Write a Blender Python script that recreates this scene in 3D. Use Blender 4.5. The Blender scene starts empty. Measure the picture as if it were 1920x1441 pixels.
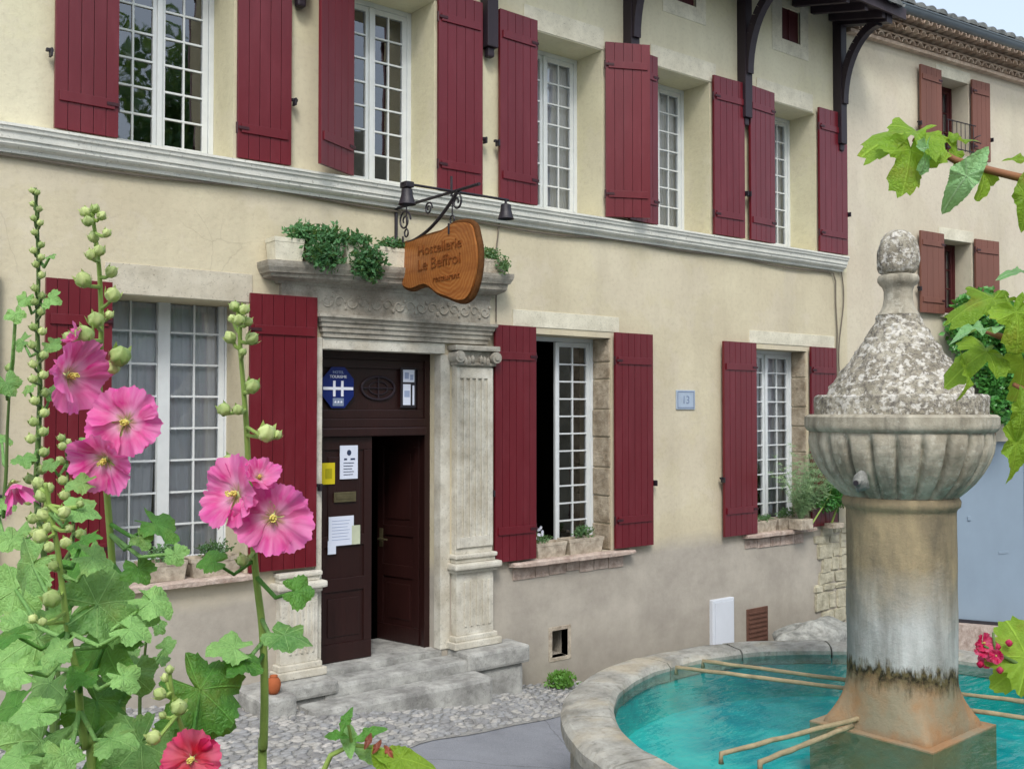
import bpy, bmesh, math, random
from mathutils import Vector, Matrix, noise
R_ = math.radians
random.seed(7)
sc = bpy.context.scene
COL = sc.collection
# ------------------------------------------------------------------ camera
FPX, CX, CY = 1900.0, 960.0, 720.5          # focal length and centre of a 1920 x 1441 picture
YAW = math.atan(FPX / 2430); PITCH = math.atan((768 - CY) / FPX)
CAM = Vector((0, -7.92, 2.5))
RT = Vector((math.cos(YAW), -math.sin(YAW), 0)); F0 = Vector((math.sin(YAW), math.cos(YAW), 0))
FW = F0 * math.cos(PITCH) + Vector((0, 0, 1)) * math.sin(PITCH)
UP = -F0 * math.sin(PITCH) + Vector((0, 0, 1)) * math.cos(PITCH)
cd = bpy.data.cameras.new('camera'); cam = bpy.data.objects.new('camera', cd); COL.objects.link(cam)
cd.sensor_width = 36; cd.lens = 36 * FPX / 1920; cd.clip_end = 500; cd.clip_start = .05
cam.matrix_world = Matrix(((RT.x, UP.x, -FW.x, CAM.x), (RT.y, UP.y, -FW.y, CAM.y), (RT.z, UP.z, -FW.z, CAM.z), (0, 0, 0, 1)))
sc.camera = cam
# ------------------------------------------------------------------ sky, sun, exposure
SUN_EL, SUN_AZ = R_(48), R_(215)            # azimuth clockwise from +Y
w = bpy.data.worlds.new('World'); sc.world = w; w.use_nodes = True
nt = w.node_tree; bg = nt.nodes['Background']
sky = nt.nodes.new('ShaderNodeTexSky'); sky.sky_type = 'NISHITA'; sky.sun_disc = False
sky.sun_elevation = SUN_EL; sky.sun_rotation = SUN_AZ; sky.air_density = 1.0; sky.dust_density = 3.5; sky.ozone_density = 1.0
veil = nt.nodes.new('ShaderNodeMix'); veil.data_type = 'RGBA'; veil.inputs[0].default_value = .36; veil.inputs[7].default_value = (7.4, 8.2, 8.8, 1)
nt.links.new(sky.outputs[0], veil.inputs[6]); nt.links.new(veil.outputs[2], bg.inputs[0]); bg.inputs[1].default_value = 0.105
ld = bpy.data.lights.new('sun', 'SUN'); ld.energy = 1.0; ld.angle = R_(16); ld.color = (1, .975, .94)
so = bpy.data.objects.new('sun', ld); COL.objects.link(so)
sd = Vector((math.sin(SUN_AZ) * math.cos(SUN_EL), math.cos(SUN_AZ) * math.cos(SUN_EL), math.sin(SUN_EL)))
so.rotation_euler = sd.to_track_quat('Z', 'Y').to_euler()
sc.view_settings.view_transform = 'Standard'; sc.view_settings.look = 'None'
sc.view_settings.exposure = .93; sc.view_settings.gamma = 1
sc.cycles.max_bounces = 8; sc.cycles.transparent_max_bounces = 16
sc.cycles.caustics_reflective = False; sc.cycles.caustics_refractive = False

# ------------------------------------------------------------------ points from the survey of the photograph
def ray(px, py): return FW + RT * ((px - CX) / FPX) - UP * ((py - CY) / FPX)
def VY(px, py, y=0.0):
    d = ray(px, py); return CAM + d * ((y - CAM.y) / d.y)
def VX(px, py, x):
    d = ray(px, py); return CAM + d * ((x - CAM.x) / d.x)
def VZ(px, py, z):
    d = ray(px, py); return CAM + d * ((z - CAM.z) / d.z)
def VD(px, py, dep): return CAM + ray(px, py) * dep
def ground_z(x): return 0.10 - 0.12 * (x - 3.5) if x > -4 else 1.0

# ------------------------------------------------------------------ object helpers
def tag(o, label=None, cat=None, group=None, kind=None):
    if label: o['label'] = label
    if cat: o['category'] = cat
    if group: o['group'] = group
    if kind: o['kind'] = kind
    return o
def empty(name, loc=(0, 0, 0), rz=0, parent=None):
    o = bpy.data.objects.new(name, None); COL.objects.link(o); o.location = loc; o.rotation_euler = (0, 0, rz)
    o.empty_display_size = .1
    if parent: o.parent = parent
    return o
ICO = {}
class MB:
    """collects shapes into one mesh"""
    def __init__(s): s.bm = bmesh.new(); s.uv = s.bm.loops.layers.uv.new('UVMap')
    def face(s, pts, uvs=None):
        vs = [s.bm.verts.new(p) for p in pts]
        f = s.bm.faces.new(vs)
        if uvs:
            for l, u in zip(f.loops, uvs): l[s.uv].uv = u
        return f
    def box(s, x0, x1, y0, y1, z0, z1, bev=0):
        r = bmesh.ops.create_cube(s.bm, size=1)
        vs = r['verts']
        for v in vs:
            v.co = Vector((x0 + (v.co.x + .5) * (x1 - x0), y0 + (v.co.y + .5) * (y1 - y0), z0 + (v.co.z + .5) * (z1 - z0)))
        if bev:
            es = list({e for v in vs for e in v.link_edges})
            bmesh.ops.bevel(s.bm, geom=es, offset=bev, segments=2, affect='EDGES', profile=.6)
        return s
    def slab(s, poly, fn, t0, t1):
        """closed prism: poly of (a,b), fn(a,b,t)->point"""
        n = len(poly)
        A = [s.bm.verts.new(fn(a, b, t0)) for a, b in poly]; B = [s.bm.verts.new(fn(a, b, t1)) for a, b in poly]
        s.bm.faces.new(A); s.bm.faces.new(B[::-1])
        for i in range(n): s.bm.faces.new((A[i], B[i], B[(i + 1) % n], A[(i + 1) % n]))
        return s
    def tube(s, pts, rad, n=8, cap=True):
        pts = [Vector(p) for p in pts]
        if not hasattr(rad, '__len__'): rad = [rad] * len(pts)
        rings = []; prev = None
        for i, p in enumerate(pts):
            t = (pts[min(i + 1, len(pts) - 1)] - pts[max(i - 1, 0)]).normalized()
            if prev is None:
                a = t.orthogonal().normalized()
            else:
                a = (prev - t * prev.dot(t)).normalized()
            prev = a; b = t.cross(a)
            rings.append([s.bm.verts.new(p + (a * math.cos(k * 2 * math.pi / n) + b * math.sin(k * 2 * math.pi / n)) * rad[i]) for k in range(n)])
        for r0, r1 in zip(rings, rings[1:]):
            for k in range(n): s.bm.faces.new((r0[k], r0[(k + 1) % n], r1[(k + 1) % n], r1[k]))
        if cap: s.bm.faces.new(rings[0][::-1]); s.bm.faces.new(rings[-1])
        return s
    def lathe(s, prof, n=64, c=(0, 0, 0), fn=None, cap=False):
        """prof: (r,z) list; fn(theta,r,z)->(r,z)"""
        rings = []
        for (r, z) in prof:
            ring = []
            for k in range(n):
                th = 2 * math.pi * k / n; rr, zz = fn(th, r, z) if fn else (r, z)
                ring.append(s.bm.verts.new((c[0] + rr * math.cos(th), c[1] + rr * math.sin(th), c[2] + zz)))
            rings.append(ring)
        for r0, r1 in zip(rings, rings[1:]):
            for k in range(n): s.bm.faces.new((r0[k], r0[(k + 1) % n], r1[(k + 1) % n], r1[k]))
        if cap: s.bm.faces.new(rings[0][::-1]); s.bm.faces.new(rings[-1])
        return s
    def ball(s, c, r, sx=1, sy=1, sz=1, sub=2, jit=0):
        if sub not in ICO:
            t = bmesh.new(); bmesh.ops.create_icosphere(t, subdivisions=sub, radius=1); t.verts.index_update()
            ICO[sub] = ([v.co.copy() for v in t.verts], [[v.index for v in f.verts] for f in t.faces]); t.free()
        vs = []
        for p in ICO[sub][0]:
            k = r * (1 + jit * noise.noise(p * 2.0 + Vector(c) * 7)); vs.append(s.bm.verts.new((p.x * sx * k + c[0], p.y * sy * k + c[1], p.z * sz * k + c[2])))
        for f in ICO[sub][1]: s.bm.faces.new([vs[i] for i in f])
        return s
    def build(s, name, m, parent=None, smooth=False, loc=None, rz=None):
        me = bpy.data.meshes.new(name); s.bm.normal_update(); s.bm.to_mesh(me); s.bm.free()
        o = bpy.data.objects.new(name, me); COL.objects.link(o); me.materials.append(m)
        if smooth:
            for p in me.polygons: p.use_smooth = True
            if smooth == 'auto':
                me.set_sharp_from_angle(angle=R_(35))
        if parent: o.parent = parent
        if loc: o.location = loc
        if rz: o.rotation_euler = (0, 0, rz)
        return o
def B(*a, **k): return MB().box(*a, **k)

# ------------------------------------------------------------------ materials
def lin(c):
    return tuple(((v / 255) / 12.92 if v / 255 <= .04045 else ((v / 255 + .055) / 1.055) ** 2.4) for v in c) + (1,)
class NT:
    def __init__(s, name):
        s.m = bpy.data.materials.new(name); s.m.use_nodes = True; s.t = s.m.node_tree
        s.b = s.t.nodes['Principled BSDF']; s.out = s.t.nodes['Material Output']
        g = s.t.nodes.new('ShaderNodeNewGeometry'); s.pos = g.outputs['Position']
    def n(s, typ, **k):
        q = s.t.nodes.new(typ)
        for a, v in k.items(): setattr(q, a, v)
        return q
    def l(s, a, b): s.t.links.new(a, b)
    def set(s, sock, v):
        if hasattr(v, 'links') or isinstance(v, bpy.types.NodeSocket): s.l(v, sock)
        else: sock.default_value = v
    def mapv(s, scale, src=None):
        q = s.n('ShaderNodeMapping'); s.l(src or s.pos, q.inputs[0]); q.inputs['Scale'].default_value = scale; return q.outputs[0]
    def noise(s, scale, detail=4, rough=.55, vec=None, out=0):
        q = s.n('ShaderNodeTexNoise'); q.inputs['Scale'].default_value = scale; q.inputs['Detail'].default_value = detail
        q.inputs['Roughness'].default_value = rough; s.l(vec or s.pos, q.inputs[0]); return q.outputs[out]
    def voro(s, scale, feature='F1', vec=None, out='Distance'):
        q = s.n('ShaderNodeTexVoronoi', feature=feature); q.inputs['Scale'].default_value = scale; s.l(vec or s.pos, q.inputs['Vector']); return q.outputs[out]
    def ramp(s, v, stops, interp='LINEAR'):
        q = s.n('ShaderNodeValToRGB'); q.color_ramp.interpolation = interp; e = q.color_ramp.elements
        while len(e) < len(stops): e.new(.5)
        for x, (p, c) in zip(e, stops):
            x.position = p; x.color = c if hasattr(c, '__len__') else (c, c, c, 1)
        s.l(v, q.inputs[0]); return q.outputs[0]
    def mix(s, f, a, b, mode='MIX'):
        q = s.n('ShaderNodeMix', data_type='RGBA', blend_type=mode)
        s.set(q.inputs[0], f); s.set(q.inputs[6], a); s.set(q.inputs[7], b); return q.outputs[2]
    def math(s, op, a, b=0.0, c=0.0):
        q = s.n('ShaderNodeMath', operation=op); s.set(q.inputs[0], a); s.set(q.inputs[1], b); s.set(q.inputs[2], c); return q.outputs[0]
    def maprange(s, v, a, b, c=0, d=1):
        q = s.n('ShaderNodeMapRange'); s.set(q.inputs[0], v)
        for i, x in enumerate((a, b, c, d)): q.inputs[i + 1].default_value = x
        return q.outputs[0]
    def z(s):
        q = s.n('ShaderNodeSeparateXYZ'); s.l(s.pos, q.inputs[0]); return q.outputs
    def bump(s, h, strength=.3, dist=.01, prev=None):
        q = s.n('ShaderNodeBump'); q.inputs['Strength'].default_value = strength; q.inputs['Distance'].default_value = dist
        s.l(h, q.inputs['Height'])
        if prev: s.l(prev, q.inputs['Normal'])
        s.l(q.outputs[0], s.b.inputs['Normal']); return q.outputs[0]
    def base(s, v, rough=.8, spec=.3):
        s.set(s.b.inputs['Base Color'], v); s.set(s.b.inputs['Roughness'], rough); s.b.inputs['Specular IOR Level'].default_value = spec
        return s
def simple(name, c, rough=.7, spec=.3, var=.25, scale=6, bump=.15, bscale=60, metal=0, stretch=None):
    """one pigment with mottled variation"""
    m = NT(name); c = lin(c); d = tuple(x * (1 - var) for x in c[:3]) + (1,)
    v = m.mapv(stretch) if stretch else m.pos
    f = m.ramp(m.noise(scale, 6, .6, v), [(.3, 0.), (.7, 1.)])
    m.base(m.mix(f, d, c), rough, spec); m.b.inputs['Metallic'].default_value = metal
    if bump: m.bump(m.noise(bscale, 5, .6, v), bump, .01)
    return m.m
def stucco(name, c_hi, c_lo, dado=None, dz=1.0):
    m = NT(name)
    big = m.ramp(m.noise(.8, 6, .62), [(.32, 0.), (.68, 1.)])
    col = m.mix(big, lin(c_lo), lin(c_hi))
    pat = m.ramp(m.noise(.55, 8, .7), [(.5, 0.), (.53, 1.)])
    col = m.mix(m.math('MULTIPLY', pat, .16), col, lin((214, 206, 196)))
    vc = m.voro(1.1, 'DISTANCE_TO_EDGE', m.mix(.12, m.pos, m.noise(3, 4, .6, out=1)))
    crk = m.math('MULTIPLY', m.maprange(vc, .0, .004, 1, 0), m.ramp(m.noise(.7, 2, .5), [(.6, 0.), (.66, .22)]))
    col = m.mix(crk, col, lin((110, 98, 80)))
    str_ = m.ramp(m.noise(2.2, 5, .6, m.mapv((1, 1, .22))), [(.45, 0.), (.75, 1.)])
    col = m.mix(m.math('MULTIPLY', str_, .28), col, lin(tuple(x * .8 for x in c_lo)))
    sp = m.ramp(m.noise(22, 4, .7), [(.3, 0.), (.5, 1.)])
    col = m.mix(m.math('MULTIPLY_ADD', sp, -.14, .14), col, lin((120, 105, 85)))
    if dado:
        xyz = m.z(); zz = m.math('ADD', xyz[2], m.math('MULTIPLY', m.math('SUBTRACT', m.noise(1.5, 5, .6), .5), .22))
        f = m.maprange(zz, dz - .10, dz + .10, 1, 0)
        dc = m.mix(m.ramp(m.noise(1.7, 7, .68), [(.35, 0.), (.65, 1.)]), lin(dado[1]), lin(dado[0]))
        low = m.maprange(zz, -.45, .35, .5, 0)
        dc = m.mix(low, dc, lin((112, 104, 90)))
        col = m.mix(f, col, dc)
    m.base(col, .92, .15)
    b = m.bump(m.noise(9, 5, .6), .35, .02); m.bump(m.noise(90, 3, .6), .25, .006, b)
    return m.m
def stone(name, c_hi, c_lo, dark=.35, scale=3, bumpd=.02, rough=.9):
    m = NT(name)
    col = m.mix(m.ramp(m.noise(scale, 8, .65), [(.35, 0.), (.65, 1.)]), lin(c_lo), lin(c_hi))
    st = m.ramp(m.noise(scale * 2.6, 8, .72), [(.5, 0.), (.72, 1.)])
    col = m.mix(m.math('MULTIPLY', st, dark), col, lin((70, 68, 60)))
    pit = m.ramp(m.noise(scale * 18, 3, .6), [(.27, 1.), (.4, 0.)])
    col = m.mix(m.math('MULTIPLY', pit, .5), col, lin((60, 55, 48)))
    m.base(col, rough, .2)
    b = m.bump(m.noise(scale * 4, 8, .65), .6, bumpd); m.bump(m.noise(scale * 26, 3, .6), .35, .006, b)
    return m.m
def glass_mat(name='window_glass', refl=1.0, tint=(.97, .99, .99, 1)):
    m = NT(name); tr = m.n('ShaderNodeBsdfTransparent'); tr.inputs[0].default_value = tint
    gl = m.n('ShaderNodeBsdfGlossy'); gl.inputs['Roughness'].default_value = .02; gl.inputs[0].default_value = (.95, .97, 1, 1)
    fr = m.n('ShaderNodeFresnel'); fr.inputs[0].default_value = 1.5
    bp = m.n('ShaderNodeBump'); bp.inputs['Strength'].default_value = .1; bp.inputs['Distance'].default_value = .02; m.l(m.noise(2.5, 2), bp.inputs['Height'])
    m.l(bp.outputs[0], gl.inputs['Normal'])
    f = m.math('MULTIPLY_ADD', fr.outputs[0], 1.3 * refl, .12 * refl)
    mx = m.n('ShaderNodeMixShader'); m.l(f, mx.inputs[0]); m.l(tr.outputs[0], mx.inputs[1]); m.l(gl.outputs[0], mx.inputs[2])
    m.l(mx.outputs[0], m.out.inputs[0]); return m.m
def leafy(name, c_hi, c_lo, veins=0, trans=.35, rough=.5, scale=9, rust=0):
    m = NT(name)
    col = m.mix(m.ramp(m.noise(scale, 4, .6), [(.3, 0.), (.7, 1.)]), lin(c_lo), lin(c_hi))
    oi = m.n('ShaderNodeObjectInfo')
    col = m.mix(m.math('MULTIPLY', oi.outputs['Random'], .45), col, lin(tuple(min(255, x * 1.25 + 12) for x in c_hi)))
    if rust:
        col = m.mix(m.ramp(m.noise(16, 4, .65), [(.55, 0.), (.7, rust)]), col, lin((150, 118, 48)))
    if veins:
        uv = m.n('ShaderNodeUVMap'); sp = m.n('ShaderNodeSeparateXYZ'); m.l(uv.outputs[0], sp.inputs[0])
        a = m.math('ABSOLUTE', m.math('SUBTRACT', m.math('FRACT', m.math('MULTIPLY', sp.outputs[0], veins)), .5))
        wd = m.math('MULTIPLY', a, m.math('ADD', sp.outputs[1], .05))
        v = m.maprange(wd, .008, .03, 1, 0)
        col = m.mix(m.math('MULTIPLY', v, .38), col, lin(tuple(min(255, x * 1.3 + 35) for x in c_hi)))
        vo = m.voro(150, 'DISTANCE_TO_EDGE', m.mix(.02, m.pos, m.noise(60, 2, .5, out=1))); net = m.maprange(vo, 0, .22, 1, 0)
        col = m.mix(m.math('MULTIPLY', net, .10), col, lin(tuple(min(255, x * 1.25 + 25) for x in c_hi)))
        blot = m.ramp(m.noise(38, 5, .7), [(.5, 0.), (.66, .22)]); col = m.mix(blot, col, lin(tuple(x * .72 for x in c_lo)))
        h = m.math('ADD', m.math('MULTIPLY', v, -.6), m.math('ADD', m.noise(48, 4, .6), m.math('MULTIPLY', net, -.18))); m.bump(h, .6, .008)
    m.base(col, rough, .35)
    tl = m.n('ShaderNodeBsdfTranslucent'); m.l(m.mix(.5, col, lin((190, 215, 70))), tl.inputs[0])
    mx = m.n('ShaderNodeMixShader'); mx.inputs[0].default_value = trans
    m.l(m.b.outputs[0], mx.inputs[1]); m.l(tl.outputs[0], mx.inputs[2]); m.l(mx.outputs[0], m.out.inputs[0])
    return m.m
def petal_mat(name, eye, pale, hot, edge):
    m = NT(name); uv = m.n('ShaderNodeUVMap'); sp = m.n('ShaderNodeSeparateXYZ'); m.l(uv.outputs[0], sp.inputs[0])
    cb = m.n('ShaderNodeCombineXYZ'); m.l(m.math('MULTIPLY', sp.outputs[0], 42.0), cb.inputs[0]); m.l(m.math('MULTIPLY', sp.outputs[1], 1.3), cb.inputs[1])
    oi = m.n('ShaderNodeObjectInfo'); m.l(m.math('MULTIPLY', oi.outputs['Random'], 30.0), cb.inputs[2])
    st = m.noise(1.0, 4, .6, cb.outputs[0])
    cb2 = m.n('ShaderNodeCombineXYZ'); m.l(m.math('MULTIPLY', sp.outputs[0], 7.0), cb2.inputs[0]); m.l(sp.outputs[1], cb2.inputs[1]); m.l(m.math('MULTIPLY', oi.outputs['Random'], 30.0), cb2.inputs[2])
    br = m.noise(1.0, 2, .5, cb2.outputs[0])
    rad = m.math('ADD', sp.outputs[1], m.math('MULTIPLY', m.math('SUBTRACT', st, .5), .35))
    col = m.ramp(rad, [(.08, lin(eye)), (.2, lin(tuple((a + b) / 2 for a, b in zip(eye, pale)))), (.32, lin(pale)), (.55, lin(hot)), (.9, lin(edge))])
    col = m.mix(m.ramp(m.math('MULTIPLY', st, 1.0), [(.4, 0.), (.62, .42)]), col, lin(pale))
    col = m.mix(m.ramp(br, [(.42, 0.), (.65, .5)]), col, lin(tuple(min(255, x * .5 + 125) for x in hot)))
    m.base(col, .6, .2); m.bump(st, .4, .004)
    tl = m.n('ShaderNodeBsdfTranslucent'); m.l(col, tl.inputs[0])
    mx = m.n('ShaderNodeMixShader'); mx.inputs[0].default_value = .4
    m.l(m.b.outputs[0], mx.inputs[1]); m.l(tl.outputs[0], mx.inputs[2]); m.l(mx.outputs[0], m.out.inputs[0])
    return m.m

M = {}
M['wall'] = stucco('cream_lime_render', (212, 204, 176), (194, 184, 158), dado=((182, 176, 164), (158, 152, 142)))
M['wall_up'] = stucco('pale_cream_render', (220, 216, 186), (206, 200, 170))
M['wall_nb'] = stucco('beige_pink_render', (210, 204, 182), (200, 190, 170))
M['surround'] = stone('pale_limestone_surround', (226, 222, 202), (200, 196, 176), .15, 4, .006)
M['lintel_grey'] = stone('greyish_lintel_stone', (206, 200, 182), (182, 175, 156), .2, 3, .006)
M['ledge'] = stone('grey_white_ledge_stone', (228, 228, 218), (204, 206, 198), .15, 2.5, .006)
M['door_stone'] = stone('grey_carved_stone', (182, 178, 166), (136, 130, 118), .55, 3.5, .012)
M['pilaster'] = stone('pale_pilaster_stone', (214, 212, 200), (180, 174, 158), .3, 3.5, .01)
M['step'] = stone('worn_step_stone', (184, 185, 180), (130, 130, 127), .45, 4, .015)
M['sill'] = stone('pinkish_sill_stone', (205, 190, 178), (160, 140, 128), .35, 9, .02)
M['rubble'] = stone('exposed_yellowish_rubble', (204, 199, 176), (160, 155, 134), .3, 6, .03)
M['jamb'] = stone('rough_jamb_stone', (190, 178, 158), (140, 126, 106), .45, 7, .03)
M['boulder'] = stone('grey_boulder_stone', (176, 178, 172), (118, 120, 116), .45, 7, .03)
M['terracotta'] = simple('terracotta_clay', (170, 96, 60), .8, .2, .25)
M['trough'] = stone('concrete_trough', (200, 190, 172), (152, 140, 124), .3, 12, .01)
M['shutter'] = simple('dark_red_shutter_paint', (102, 13, 28), .42, .45, .18, 3, .1, 22, stretch=(1, 1, .12))
M['shutter'].node_tree.nodes['Principled BSDF'].inputs['Coat Weight'].default_value = .22; M['shutter'].node_tree.nodes['Principled BSDF'].inputs['Coat Roughness'].default_value = .22
for _k in ('shutter',):
    _t = M[_k].node_tree; _bs = _t.nodes['Principled BSDF']; _l = _bs.inputs['Base Color'].links[0].from_socket
    _g = _t.nodes.new('ShaderNodeNewGeometry'); _mp = _t.nodes.new('ShaderNodeMapping'); _mp.inputs['Scale'].default_value = (1, 1, .25); _t.links.new(_g.outputs[0], _mp.inputs[0])
    _n = _t.nodes.new('ShaderNodeTexNoise'); _n.inputs['Scale'].default_value = 7; _n.inputs['Detail'].default_value = 9; _n.inputs['Roughness'].default_value = .72; _t.links.new(_mp.outputs[0], _n.inputs[0])
    _r = _t.nodes.new('ShaderNodeValToRGB'); _r.color_ramp.elements[0].position = .48; _r.color_ramp.elements[0].color = (0, 0, 0, 1); _r.color_ramp.elements[1].position = .72; _r.color_ramp.elements[1].color = (.22, .22, .22, 1); _t.links.new(_n.outputs[0], _r.inputs[0])
    _m = _t.nodes.new('ShaderNodeMix'); _m.data_type = 'RGBA'; _t.links.new(_r.outputs[0], _m.inputs[0]); _t.links.new(_l, _m.inputs[6]); _m.inputs[7].default_value = lin((138, 62, 72)); _t.links.new(_m.outputs[2], _bs.inputs['Base Color'])
M['shutter_nb'] = simple('faded_rust_shutter_paint', (126, 84, 72), .6, .3, .25, 3, .15, 22, stretch=(1, 1, .15))
M['iron'] = simple('dark_iron', (38, 34, 42), .5, .5, .3, 20, .2)
M['shiron'] = simple('red_black_hinge_iron', (58, 12, 24), .5, .5, .3, 20, .2)
M['timber'] = simple('dark_stained_timber', (46, 36, 44), .5, .4, .35, 4, .25, 30, stretch=(1, 1, .2))
M['eaves'] = simple('eaves_board_dark', (62, 52, 58), .6, .35, .3, 5, .2, 30)
M['whitewood'] = simple('white_window_paint', (218, 224, 226), .4, .4, .1, 8, .05)
M['redwood'] = simple('dark_red_window_paint', (74, 24, 28), .5, .4, .2, 8, .05)
M['doorwood'] = simple('dark_brown_door_wood', (44, 21, 19), .4, .45, .4, 5, .25, 30, stretch=(1, 1, .12))
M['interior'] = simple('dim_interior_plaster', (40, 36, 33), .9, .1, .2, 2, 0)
M['curtain'] = None
M['glass'] = glass_mat(); M['glass_low'] = glass_mat('low_window_glass', .75)
M['tile_nb'] = stone('grey_weathered_roof_tile', (128, 132, 130), (88, 92, 92), .4, 6, .02)
M['genoise'] = stone('genoise_clay', (214, 196, 176), (176, 152, 132), .2, 8, .01)
M['zinc'] = simple('zinc_gutter', (112, 122, 128), .45, .5, .2, 5, .05, metal=.4)
M['asphalt'] = None
M['blue_door'] = simple('blue_grey_garage_paint', (142, 160, 176), .5, .35, .08, 2, .03)
M['meter'] = simple('white_meter_box_plastic', (208, 214, 222), .45, .4, .06, 6, 0)
M['brown_grille'] = simple('rusty_brown_grille', (104, 74, 62), .8, .2, .3, 12, .2)
M['cable'] = simple('grey_cable', (118, 110, 98), .7, .3, .2, 12, 0)
M['blue_sign'] = simple('blue_enamel', (16, 36, 104), .3, .5, .1, 6, 0)
M['white_paint'] = simple('white_lettering', (226, 230, 240), .5, .3, .05, 6, 0)
M['paper'] = simple('white_paper', (212, 220, 236), .6, .3, .05, 6, 0)
M['ink'] = simple('dark_ink', (44, 56, 84), .7, .3, .05, 6, 0)
M['pale_ink'] = simple('faint_print', (150, 165, 195), .7, .3, .05, 6, 0)
M['yellow'] = simple('yellow_card', (206, 190, 30), .6, .3, .08, 6, 0)
M['brass'] = simple('tarnished_brass', (120, 112, 84), .4, .5, .3, 20, .1, metal=.6)
M['bluetile'] = simple('glazed_blue_number_tile', (168, 184, 202), .3, .5, .15, 14, 0)
M['tileink'] = simple('grey_blue_tile_glaze', (124, 138, 164), .4, .4, .1, 14, 0)
M['soil'] = simple('dark_potting_soil', (58, 46, 36), .95, .1, .4, 30, .6)
M['opp'] = stone('opposite_house_stone', (200, 192, 170), (160, 152, 130), .3, 1.2, .02)
M['fern'] = leafy('grey_green_foliage', (98, 134, 92), (44, 82, 52), trans=.25)
M['ivy'] = leafy('glossy_ivy_green', (82, 148, 68), (30, 82, 38), trans=.15, rough=.35)
M['ledge_green'] = leafy('ledge_plant_green', (84, 130, 84), (36, 84, 48), trans=.2)
M['feather'] = leafy('feathery_pale_green', (158, 186, 142), (106, 142, 108), trans=.3)
M['weed'] = leafy('fresh_weed_green', (92, 138, 62), (48, 90, 38), trans=.3)
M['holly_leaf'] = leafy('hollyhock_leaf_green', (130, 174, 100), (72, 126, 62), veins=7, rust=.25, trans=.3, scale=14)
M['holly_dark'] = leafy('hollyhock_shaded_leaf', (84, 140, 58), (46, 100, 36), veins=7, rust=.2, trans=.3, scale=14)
M['vine_leaf'] = leafy('bright_vine_leaf', (134, 168, 52), (84, 132, 30), rust=.5, veins=5, trans=.45, scale=12)
M['vine_pale'] = leafy('pale_underside_vine_leaf', (150, 196, 140), (112, 170, 104), veins=5, trans=.35, scale=12)
M['young_leaf'] = leafy('reddish_young_leaf', (132, 62, 50), (84, 44, 34), trans=.2)
M['stem'] = simple('green_stem', (150, 178, 92), .55, .3, .25, 25, .1)
M['stem_dark'] = simple('darker_green_stem', (96, 124, 66), .55, .3, .25, 25, .1)
M['twig'] = simple('reddish_twig', (150, 104, 74), .6, .3, .25, 25, .1)
M['bud'] = leafy('pale_bud_green', (188, 204, 136), (128, 160, 86), trans=.15, scale=60)
M['bud_tip'] = simple('cream_bud_tip', (226, 214, 170), .6, .3, .15, 40, 0)
M['stamen'] = simple('pale_yellow_stamen', (232, 222, 120), .7, .2, .2, 90, 0)
M['pink'] = petal_mat('hollyhock_pink_petal', (140, 150, 40), (240, 170, 206), (226, 62, 152), (238, 104, 184))
M['red'] = petal_mat('hollyhock_red_petal', (120, 40, 20), (214, 40, 60), (204, 22, 62), (222, 60, 120))
M['magenta'] = petal_mat('geranium_petal', (200, 40, 90), (230, 60, 120), (206, 20, 80), (200, 40, 90))
# curtain: thin cloth
m = NT('sheer_white_curtain'); m.base(lin((240, 243, 250)), .9, .1)
tl = m.n('ShaderNodeBsdfTranslucent'); tl.inputs[0].default_value = lin((222, 228, 240)); mx = m.n('ShaderNodeMixShader'); mx.inputs[0].default_value = .03
m.l(m.b.outputs[0], mx.inputs[1]); m.l(tl.outputs[0], mx.inputs[2]); m.l(mx.outputs[0], m.out.inputs[0]); M['curtain'] = m.m
# asphalt
m = NT('street_asphalt')
col = m.mix(m.ramp(m.noise(.9, 6, .6), [(.35, 0.), (.65, 1.)]), lin((112, 116, 124)), lin((134, 138, 146)))
col = m.mix(m.math('MULTIPLY', m.ramp(m.noise(140, 2, .6), [(.4, 0.), (.62, 1.)]), .35), col, lin((176, 178, 180)))
ck = m.maprange(m.voro(.8, 'DISTANCE_TO_EDGE', m.mix(.15, m.pos, m.noise(2.5, 5, .6, out=1))), 0, .006, 1, 0)
col = m.mix(m.math('MULTIPLY', ck, .6), col, lin((84, 86, 90)))
col = m.mix(m.math('MULTIPLY', m.ramp(m.noise(3.5, 6, .7), [(.52, 0.), (.66, 1.)]), .22), col, lin((96, 98, 104)))
m.base(col, .85, .25); m.bump(m.noise(160, 3, .7), .5, .006); M['asphalt'] = m.m
# cobbles: each pebble its own tone
m = NT('cobble_pebbles')
v = m.n('ShaderNodeTexVoronoi'); v.inputs['Scale'].default_value = 9; m.l(m.pos, v.inputs['Vector'])
sx = m.n('ShaderNodeSeparateXYZ'); m.l(v.outputs['Color'], sx.inputs[0])
col = m.ramp(sx.outputs[0], [(0., lin((128, 128, 128))), (.4, lin((148, 150, 152))), (.75, lin((164, 163, 158))), (1., lin((182, 180, 176)))])
col = m.mix(m.math('MULTIPLY', m.ramp(m.noise(30, 5, .65), [(.45, 0.), (.7, 1.)]), .4), col, lin((90, 88, 80)))
m.base(col, .8, .25); m.bump(m.noise(60, 4, .6), .3, .006); M['cobble'] = m.m
M['mortar'] = stone('cobble_bed_mortar', (160, 160, 156), (132, 132, 130), .35, 10, .02)
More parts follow.
